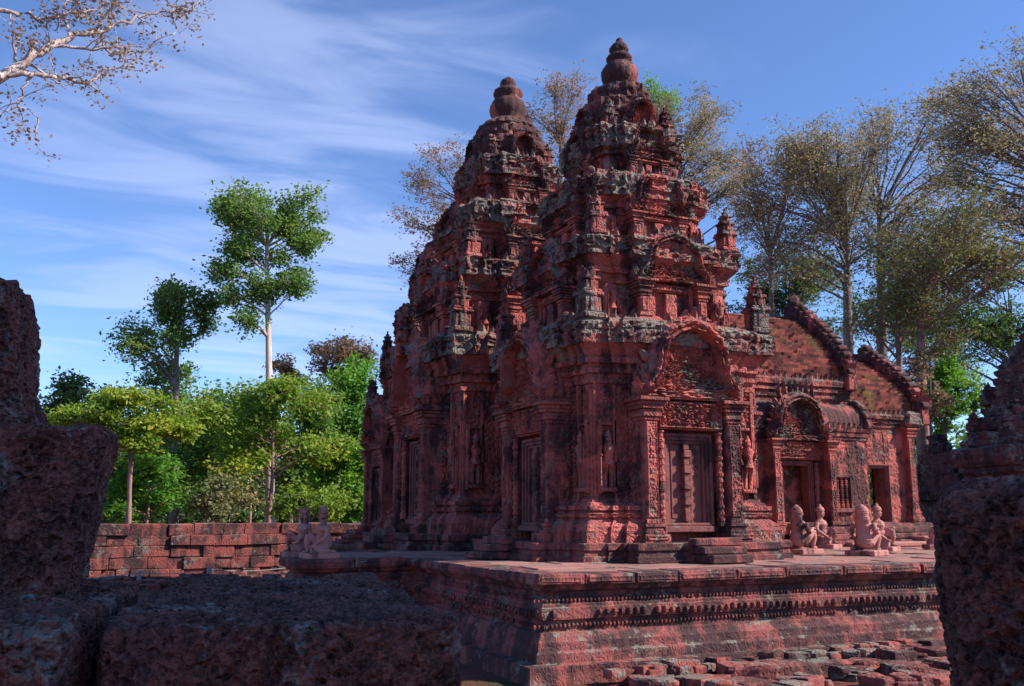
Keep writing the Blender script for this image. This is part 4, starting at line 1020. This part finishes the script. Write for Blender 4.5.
    mb = MB(); lathe(mb, [(.100, .158), (.142, .166), (.146, .182), (.122, .190)], 22, cx=-.005); mb.build('belt', M['statue'], root)
    mb = MB()
    for s_ in (-1, 1): tube(mb, [(-.045, s_*.185, .335), (0.0, s_*.235, .335), (.04, s_*.18, .33)], [.008]*3, 6)
    mb.build('armlets', M['statue'], root)
    mb = MB(); cbox(mb, -base[0]-.01, base[0]+.12, -base[1]-.06, base[1]+.06, -.055, .03, .012, .003); mb.build('base_slab', M['statue'], root)
    return root
GS = 'pink sandstone guardian statues'
statue(3.06, 13.16, .05, R(184), 'crowned seated guardian facing left, right-hand one of the pair at left of the towers', 'tall', .89, -1, grp=GS)
statue(2.92, 13.72, .05, R(180), 'crowned seated guardian facing left, left-hand one of the pair left of the towers', 'crown', .89, -1, grp=GS)
statue(10.50, 10.85, .05, R(22), 'broad-backed maned seated guardian seen from behind, largest of those before the hall', 'mane', .98, -1, grp=GS)
statue(12.05, 12.15, .05, R(-62), 'crowned seated guardian facing forward, beside the broad-backed maned one', 'tall', .97, 1, grp=GS)
statue(10.06, 11.75, .05, R(10), 'long-haired seated guardian seen from behind, next to the lit tower base', 'mane', .98, -1, grp=GS)
statue(12.10, 13.55, .05, R(-62), 'crowned seated guardian facing forward, nearest to the hall doorway steps', 'tall', .97, 1, grp=GS)
statue(13.85, 12.45, .05, R(150), 'seated guardian half hidden behind the pitted block at right', 'crown', .97, 1, grp=GS)

# ------------------------------------------------------------------ big pitted laterite blocks close to the camera
def worley3(P, s=0):
    I = np.floor(P).astype(np.int64); best = np.full(len(P), 9.0)
    for a in (-1, 0, 1):
        for b in (-1, 0, 1):
            for c in (-1, 0, 1):
                J = I+np.array([a, b, c]); q = np.stack([_hash(J[:, 0], J[:, 1], J[:, 2], s+k) for k in range(3)], 1)
                best = np.minimum(best, np.linalg.norm(P-J-q, axis=1))
    return best
def block(cx, cy, z0, z1, hx, hy, rz, label, seed, k=150, p=14, lean=(0, 0), rough=.05, pit=.017, name='laterite_block', mat='laterite'):
    mb = MB(); L = np.linspace(-1, 1, k); hz = (z1-z0)/2; S = np.array([hx, hy, hz])
    for ax in range(3):
        for sg in (-1, 1):
            A, B = np.meshgrid(L, L); P = np.zeros((k*k, 3)); o = [0, 1, 2]; o.remove(ax)
            P[:, ax] = sg; P[:, o[0]] = A.ravel(); P[:, o[1]] = B.ravel()
            nrm = np.sign(P)*np.abs(P)**6; P = P/(np.sum(np.abs(P)**p, 1, keepdims=True)**(1/p)); P = P*S
            nrm /= np.linalg.norm(nrm, axis=1, keepdims=True)
            n1_ = fbm(P*3.2+seed*5, seed, 3)*rough; n2_ = fbm(P*20+seed, seed+3, 5)*rough*.50
            pits = np.clip(.47-worley3(P*30+.9*np.stack([vnoise(P*28, q) for q in (1, 2, 3)], 1), seed), 0, 1)/.47
            pits2 = np.clip(.45-worley3(P*66+.8*np.stack([vnoise(P*50, q) for q in (4, 5, 6)], 1), seed+1), 0, 1)/.45
            msk = np.clip(.85+1.2*fbm(P*5+3, seed+8, 2), .3, 1)
            d = n1_+n2_-pit*msk*pits**.45-pit*.40*pits2**.5+.004*vnoise(P*90, 9)
            P = P+nrm*d[:, None]
            P[:, 0] += lean[0]*P[:, 2]; P[:, 1] += lean[1]*P[:, 2]
            grid(mb, P.reshape(k, k, 3), flip=((sg > 0) == (ax == 1)))
    o = mb.build(name, M[mat], None, smooth=False, loc=(cx, cy, (z0+z1)/2)); o.rotation_euler = (0, 0, rz)
    return tag(o, label, 'stone block', 'pitted laterite blocks close to the camera')
rb = R(-9.5)
block(.455, 2.37, -.10, .395, .29, .73, rb, 'broad flat-topped pitted dark block filling the bottom left centre', 3, k=330, p=44, rough=.020)
block(.50, 2.45, -1.12, -.115, .42, .85, rb, 'pitted laterite footing under the broad flat-topped block', 4, k=50)
block(-.245, 2.12, -.12, .415, .315, .47, rb, 'dark pitted corner block with grey lichen, under the big leaning one', 5, k=260, p=30, rough=.026)
block(-.27, 2.15, -1.12, -.13, .32, .45, rb, 'pitted laterite footing at far left under the lichened block', 6, k=40)
block(-.36, 2.50, .40, .755, .395, .30, R(-4), 'big leaning dark pitted block with pale lichen at the left edge', 7, k=270, p=26, lean=(.16, 0), rough=.030)
block(-.41, 2.62, .755, 1.12, .28, .26, R(-6), 'upright pitted block standing topmost at the left edge', 8, k=190, p=12, lean=(-.14, 0), rough=.04)
block(1.595, .90, .02, .625, .40, .30, R(-48), 'tall pitted dark block at the lower right corner', 9, k=260, p=14, rough=.035, pit=.022)
block(1.60, .92, -1.12, .01, .46, .36, R(-48), 'pitted laterite footing under the block at lower right', 10, k=40)
# ------------------------------------------------------------------ trees
F_, PI_, YA_ = 950.0, R(10.3), R(24.1); CAM = np.array([0, 0, .575])
fw_ = np.array([math.sin(YA_)*math.cos(PI_), math.cos(YA_)*math.cos(PI_), math.sin(PI_)]); r_ = np.array([math.cos(YA_), -math.sin(YA_), 0]); u_ = np.cross(r_, fw_)
def at(px, py, D):
    """point of the world seen at a pixel of the photograph, D metres away over the ground"""
    d = fw_+r_*(px-512)/F_-u_*(py-343)/F_; return CAM+d*D/np.hypot(d[0], d[1])
def leaves(mb, C, n, spread, size, rs, flat=.6, base=None):
    """n leaves round each of the points C"""
    C = np.repeat(C, n, 0); m = len(C)
    P = C + rs.normal(0, 1, (m, 3))*np.array([spread, spread, spread*flat])
    d = rs.normal(0, 1, (m, 3)); d[:, 2] *= .6; d /= np.linalg.norm(d, axis=1)[:, None]
    nr = rs.normal(0, 1, (m, 3)); nr[:, 2] = np.abs(nr[:, 2])+.5; w = np.cross(d, nr); w /= np.linalg.norm(w, axis=1)[:, None]+1e-9
    s = size*rs.uniform(.6, 1.3, (m, 1)); k = np.cross(d, w)
    V = np.stack([P-d*s*.5, P+w*s*.28+k*s*.08, P+d*s*.5, P-w*s*.28+k*s*.08], 1).reshape(-1, 3)
    a = rs.rand(m) if base is None else np.clip(np.repeat(base, n)*.6+rs.rand(m)*.4, 0, 1)
    mb.add(V, np.arange(m*4).reshape(m, 4), np.repeat(a, 4))
def curve(a, b, n, rs, wob=.08, up=.15):
    a = np.array(a, float); b = np.array(b, float); t = np.linspace(0, 1, n)[:, None]; L = np.linalg.norm(b-a)
    m = (a+b)/2+np.array([0, 0, up*L*.5])+rs.normal(0, wob*L, 3)
    P = (1-t)**2*a+2*t*(1-t)*m+t*t*b; P[1:-1] += rs.normal(0, wob*L*.12, (n-2, 3)); return P
def make_tree(name, label, cat, base, top, tr, crowns, leafm, barkm, seed, lsize=.14, nl=10, grp=None, nsub=12, twig=6, spread=None, lean=.02, flat=.7, trunk_frac=.95, extra=None, forks=True, lflat=.6, fill=1.0, tw=.24):
    """crowns: list of (center xyz, radii xyz, clumps)"""
    rs = np.random.RandomState(seed); base = np.array(base, float); top = np.array(top, float)
    root = empty(name, tuple(base), 0, label, cat, grp); mt = MB(); ml = MB(); mt.M = trans(*-base); ml.M = trans(*-base)
    n = 14; T = np.linspace(0, 1, n)[:, None]; tp = base+(top-base)*T; H = top[2]-base[2]
    tp[:, :2] += (np.sin(T*4+seed)*.5+np.sin(T*9+seed*2)*.22)*lean*H*np.array([1, .6])*np.sin(T*np.pi*.9)
    rad = tr*(1-.72*T[:, 0]); rad[0] *= 1.45; rad[1] *= 1.1; tube(mt, tp, rad, 10)
    if extra is not None:
        for (b2, t2, r2) in extra: tube(mt, curve(b2, t2, 9, rs, .03, 0), np.linspace(r2, r2*.4, 9), 8)
    for ce, ra, nc in crowns:
        nc = int(round(nc*fill))
        ce = np.array(ce, float); ra = np.array(ra, float)
        for k in range(nc):
            v = rs.normal(0, 1, 3); v /= np.linalg.norm(v); v *= rs.uniform(.35, .95)**.6; c = ce+v*ra
            f = np.clip((c[2]-.35*np.linalg.norm(c[:2]-tp[-1][:2])-base[2]-rs.uniform(.2, 1.0)*ra[2]*.6)/H, .25, trunk_frac)
            i = f*(n-1); j = int(i); s = tp[j]+(tp[min(j+1, n-1)]-tp[j])*(i-j); r0 = tr*(1-.72*f)*rs.uniform(.32, .55)
            L = curve(s, c, 8, rs, .07, .22); tube(mt, L, np.linspace(r0, max(r0*.22, .012), 8), 6)
            cr = ra.mean()*rs.uniform(.44, .70)*(1.9/max(nc, 3)**.33); pts = []; shade = rs.rand()
            for q in range(nsub):
                v2 = rs.normal(0, 1, 3); v2 /= np.linalg.norm(v2); e = c+v2*cr*np.array([1, 1, flat])*rs.uniform(.6, 1.1)
                s2 = L[rs.randint(4, 8)]; B = curve(s2, e, 5, rs, .08, .12); tube(mt, B, np.linspace(max(r0*.28, .012), .006, 5), 4)
                for w in range(twig):
                    p = B[rs.randint(2, 5)]+rs.normal(0, cr*.22, 3); pts.append(p)
            pts = np.array(pts); leaves(ml, pts, nl, spread or cr*tw, lsize, rs, lflat, base=np.full(len(pts), shade))
    mt.build('trunk', M[barkm], root, smooth=True); ml.build('crown', M[leafm], root)
    return root
def px_crown(px, py, rx, ry, D, nc, depth=1.0):
    c = at(px, py, D); k = D/950*1.02*math.sqrt(1+((px-512)/950)**2)
    return (c, (rx*k, rx*k*depth, ry*k), nc)
def gnd(px, D): p = at(px, 500, D); return (p[0], p[1], -1.05)
GF = 'trees beyond the enclosure wall'
# tall pale-trunked tree and its neighbours, left of the towers
D = 38
make_tree('tall_tree', 'tall tree with pale bare trunk and rounded green crown, highest at the left', 'tree', gnd(272, D), at(268, 225, D), .21,
          [px_crown(258, 220, 42, 32, D, 12), px_crown(300, 222, 24, 34, D, 7), px_crown(245, 270, 30, 28, D, 6), px_crown(286, 275, 24, 30, D, 5), px_crown(238, 310, 24, 18, D, 3)], 'leaf_green', 'bark_pale', 1, .17, 4, GF, fill=1.7, trunk_frac=.93, nsub=14, lean=.012)
D = 40
make_tree('feathery_tree', 'airy green tree left of the tall pale-trunked one', 'tree', gnd(176, D), at(182, 290, D), .22,
          [px_crown(178, 305, 26, 24, D, 6), px_crown(160, 350, 36, 28, D, 8), px_crown(205, 315, 14, 20, D, 3)], 'leaf_green', 'bark_grey', 2, .16, 4, GF, fill=2.0)
D = 31
make_tree('umbrella_tree', 'slender tree with flat layered yellow-green foliage in front of the dark trees at left', 'tree', gnd(131, D), at(139, 392, D), .09,
          [px_crown(140, 402, 34, 5, D, 7), px_crown(110, 418, 40, 5, D, 8), px_crown(160, 428, 38, 6, D, 8), px_crown(125, 440, 36, 5, D, 5)], 'leaf_lime', 'bark_pink', 3, .15, 5, GF, flat=.16, lflat=.25, nsub=14, extra=[(gnd(125, D), at(128, 430, D), .05)])
D = 33
make_tree('bushy_tree', 'bright green bushy young tree behind the slender flat-layered tree', 'tree', gnd(150, D), at(150, 470, D), .08, [px_crown(150, 482, 26, 22, D, 7), px_crown(118, 500, 16, 14, D, 4)], 'leaf_bright', 'bark_pink', 4, .17, 7, GF)
D = 34
make_tree('leaning_tree', 'yellow-green tree with pink trunk just beyond the wall, centre of the left grove', 'tree', gnd(270, D), at(274, 400, D), .10,
          [px_crown(235, 408, 36, 15, D, 7), px_crown(290, 398, 40, 14, D, 7), px_crown(262, 435, 40, 16, D, 7), px_crown(312, 440, 26, 18, D, 4), px_crown(235, 470, 24, 20, D, 4)], 'leaf_lime', 'bark_pink', 5, .17, 6, GF, extra=[(gnd(252, D), at(250, 440, D), .06)])
for i, (px, py, rx, ry, D, nc, lm, lab, nm) in enumerate((
    (78, 408, 30, 26, 44, 9, 'leaf_dark', 'dark rounded tree at the far left of the grove, beside the upright block', 'dark_tree'),
    (100, 455, 46, 40, 42, 12, 'leaf_dark', 'dark green spreading tree behind the flat-layered tree', 'dark_tree'),
    (175, 425, 36, 48, 42, 14, 'leaf_green', 'dense mid-green tree under the airy tree', 'broadleaf_tree'),
    (212, 455, 40, 55, 38, 14, 'leaf_green', 'dense green tree behind the yellow-green tree with pink trunk, left side', 'broadleaf_tree'),
    (300, 440, 36, 55, 40, 14, 'leaf_green', 'broad green tree behind the yellow-green tree, right side', 'broadleaf_tree'),
    (340, 410, 34, 44, 42, 12, 'leaf_bright', 'fresh green tree next to the dark tower edge', 'broadleaf_tree'),
    (348, 480, 30, 34, 36, 10, 'leaf_bright', 'low fresh green tree touching the foot of the dark tower edge', 'broadleaf_tree'),
    (338, 358, 28, 16, 50, 6, 'leaf_rust', 'rust-brown treetop rising behind the fresh green trees', 'rusty_tree'),
    (292, 372, 16, 12, 52, 4, 'leaf_rust', 'small rust-brown treetop right of the pale trunk', 'rusty_tree'),
    (230, 500, 26, 16, 32, 5, 'leaf_olive', 'dry thin shrub just over the red wall, left of the pink trunk', 'dry_shrub'),
    (310, 502, 28, 14, 32, 6, 'leaf_lime', 'low yellow-green shrub over the wall behind the left statues', 'dry_shrub'))):
    make_tree(nm, lab, 'tree' if 'shrub' not in nm else 'shrub', gnd(px, D), at(px, py-ry*.3, D), .14 if D > 33 else .05, [px_crown(px, py, rx*1.12, ry*1.1, D, nc)], lm, 'bark_grey', 20+i, .20 if D > 33 else .15, 7 if 'shrub' not in nm else 4, GF, fill=1.6)
# trees behind the towers
GB = 'thin-crowned trees behind the towers'
for i, (tx, crowns, D, lm, lab, nl) in enumerate((
    (470, [(448, 172, 34, 24, 6), (432, 215, 30, 26, 6), (418, 255, 18, 16, 3)], 46, 'leaf_rust', 'thin rust-leaved tree showing left of the middle tower', 7),
    (560, [(560, 108, 34, 26, 6), (580, 150, 36, 30, 6)], 48, 'leaf_rust', 'thin rust-leaved tree showing between the two tower tops', 7),
    (680, [(690, 115, 34, 26, 6), (672, 150, 30, 34, 5), (712, 180, 30, 36, 5), (735, 200, 20, 40, 4)], 46, 'leaf_brown', 'thin brown-leaved tree just right of the nearest tower top', 7),
    (652, [(655, 100, 16, 18, 4)], 50, 'leaf_bright', 'small green treetop touching the right of the nearest tower crown', 9))):
    make_tree('thin_tree', lab, 'tree', gnd(tx, D), at(tx, crowns[0][1]+20, D), .30, [px_crown(a, b, c*1.35, d*1.3, D, n) for a, b, c, d, n in crowns], lm, 'bark_grey', 60+i, .125, max(5, nl-3), GB, fill=2.0, tw=.10)
# great trees on the right
GR = 'tall open trees on the right'
for i, (tx, ty, crowns, D, lm, bk, tr, lab, nl) in enumerate((
    (770, 240, [(765, 180, 36, 34, 7), (760, 235, 40, 36, 7), (795, 200, 30, 40, 5)], 42, 'leaf_rust', 'bark_grey', .26, 'rust-leaved open tree behind the hall roof, left of the big grey trunks', 6),
    (846, 220, [(830, 150, 60, 34, 12), (800, 190, 50, 40, 8), (868, 200, 50, 44, 8), (830, 240, 60, 26, 6)], 40, 'leaf_brown', 'bark_grey', .36, 'big brown-leaved tree whose forked grey trunk rises behind the hall roof', 8),
    (880, 200, [(900, 130, 44, 30, 8), (905, 185, 50, 40, 8), (935, 225, 44, 34, 7)], 44, 'leaf_brown', 'bark_grey', .38, 'big olive-brown tree with a straight trunk between the two gable ends', 8),
    (898, 260, [(900, 250, 50, 30, 8), (885, 300, 44, 26, 6)], 37, 'leaf_olive', 'bark_pink', .20, 'olive-leaved tree with a thin pink trunk above the second gable', 7),
    (921, 290, [(940, 275, 50, 34, 10), (965, 250, 50, 34, 8), (915, 320, 40, 22, 5)], 34, 'leaf_olive', 'bark_pink', .30, 'knotted pinkish tree standing close behind the right end of the hall', 8),
    (1090, 180, [(985, 95, 46, 34, 10), (1010, 160, 50, 44, 9), (960, 150, 34, 34, 6), (1000, 230, 50, 30, 7)], 38, 'leaf_brown', 'bark_grey', .42, 'great tree reaching in from the right edge with long bare boughs', 8),
    (1010, 300, [(1000, 300, 44, 34, 9), (970, 330, 36, 30, 7)], 42, 'leaf_dark', 'bark_grey', .24, 'dark green tree behind the shaded ruined gatehouse', 13),
    (790, 300, [(780, 278, 44, 22, 9), (825, 300, 34, 24, 6), (752, 300, 20, 24, 4)], 48, 'leaf_dark', 'bark_grey', .24, 'dense dark green tree low behind the hall roof', 14),
    (880, 350, [(880, 330, 44, 30, 9), (925, 345, 36, 30, 7)], 50, 'leaf_green', 'bark_grey', .22, 'green tree low between the second gable and the gatehouse', 12),
    (945, 400, [(945, 395, 26, 22, 8), (930, 425, 20, 22, 5)], 36, 'leaf_bright', 'bark_grey', .10, 'bright green bush in the gap left of the gatehouse', 14),
    (930, 360, [(926, 385, 14, 26, 4)], 33, 'leaf_rust', 'bark_grey', .08, 'orange-tinged sapling at the right end of the hall', 9))):
    make_tree('open_tree', lab, 'tree', gnd(tx, D), at(tx, ty, D), tr, [px_crown(a, b, c*1.22, d*1.22, D, n) for a, b, c, d, n in crowns], lm, bk, 80+i, .125, max(4, int(nl*.7)), GR, lean=.03, fill=1.7, tw=.10)
# far wood closing the view
rs = np.random.RandomState(3); ml = MB()
for i in range(520):
    az = R(rs.uniform(-12, 62)); D = rs.uniform(60, 80); c = np.array([math.sin(az)*D, math.cos(az)*D, 0]); h = rs.uniform(3.5, 8.0)
    pts = c+rs.normal(0, 1, (34, 3))*np.array([2.0, 2.0, 0]); pts[:, 2] = rs.uniform(-1, h, 34)*rs.uniform(.7, 1, 34); leaves(ml, pts, 9, .55, .42, rs, base=np.full(34, rs.rand()))
o = ml.build('far_wood', M['leaf_dark']); tag(o, 'dark far-off wood closing the view behind the trees', 'wood', kind='stuff')
# boughs reaching in at the top left, from a tree standing beside the camera
rs = np.random.RandomState(44); D = 11.0
nb = empty('near_tree', gnd(-330, D), 0, 'pale boughs with small rusty leaves reaching in at the top left corner', 'tree')
off = trans(*-np.array(gnd(-330, D))); mt = MB(); ml = MB(); mt.M = off; ml.M = off
tp = [gnd(-330, D), tuple(at(-325, 400, D)), tuple(at(-300, 200, D)), tuple(at(-260, 60, D)), tuple(at(-240, -160, D))]; tube(mt, tp, [.34, .28, .24, .18, .08], 12)
def bough(pts, r0, r1, tw=3, dd=0.0, sub=8, nl=7):
    P = np.array([at(x, y, D+dd*k) for k, (x, y) in enumerate(pts)]); t = np.linspace(0, len(P)-1, 4*len(P)); i = np.minimum(t.astype(int), len(P)-2); f = (t-i)[:, None]
    Q = P[i]*(1-f)+P[i+1]*f; Q[1:-1] += rs.normal(0, .02, (len(Q)-2, 3)); tube(mt, Q, np.linspace(r0, r1, len(Q)), 7)
    for k in range(sub):
        s = Q[rs.randint(len(Q)//3, len(Q))]; e = s+rs.normal(0, .17, 3)+np.array([.10, -.04, .01]); B = curve(s, e, 6, rs, .10, .1); tube(mt, B, np.linspace(max(r1, .010), .003, 6), 4)
        tips = []
        for w in range(tw):
            b = B[rs.randint(2, 6)]; e2 = b+rs.normal(0, .13, 3); C2 = curve(b, e2, 4, rs, .1, 0); tube(mt, C2, [.004, .003, .002, .0015], 3); tips += [C2[2], C2[3]]
        leaves(ml, np.array(tips), nl, .06, .050, rs)
bough([(-290, 150), (-120, 110), (0, 78), (40, 52), (70, 36), (110, 28)], .085, .022, dd=.05)
bough([(110, 28), (140, 16), (165, 12), (185, 14)], .020, .005, sub=9)
bough([(0, 76), (35, 74), (60, 80), (88, 84), (105, 72), (135, 62)], .034, .006, sub=8)
bough([(50, 47), (85, 48), (115, 52), (150, 52)], .020, .005, sub=8)
bough([(32, 76), (22, 92), (16, 102), (40, 118)], .016, .004, sub=5)
bough([(-120, 110), (-60, 20), (0, 10), (45, 20), (90, 8), (130, 2)], .040, .006, sub=9)
bough([(-200, 120), (-100, -40), (0, -60), (60, -20), (110, 4)], .05, .010, sub=7)
bough([(70, 36), (60, 10), (90, -15)], .018, .006, sub=8)
mt.build('boughs', M['bark_pale'], nb, smooth=True); ml.build('crown', M['leaf_rust'], nb)
# unseen tree added right of the camera so that its crown shades the near blocks
make_tree('added_shade_tree', 'unseen broad tree added right of the camera to shade the near blocks', 'tree', (11.6, -5.2, -1.05), (10.6, -4.2, 8.2), .3, [((10.2, -3.6, 8.6), (2.3, 2.0, 1.6), 16)], 'leaf_dark', 'bark_grey', 99, .20, 14)
make_tree('added_shade_tree', 'unseen broad tree added beyond the right edge to shade the ruined gatehouse', 'tree', (34.5, 11.5, -1.05), (34, 12, 9), .4, [((33.5, 12.5, 9.5), (4.2, 3.6, 3.2), 22), ((29.5, 15.2, 7.2), (2.2, 1.6, 1.4), 8)], 'leaf_dark', 'bark_grey', 98, .30, 16)  # second unseen tree, added to keep the sun off the gatehouse
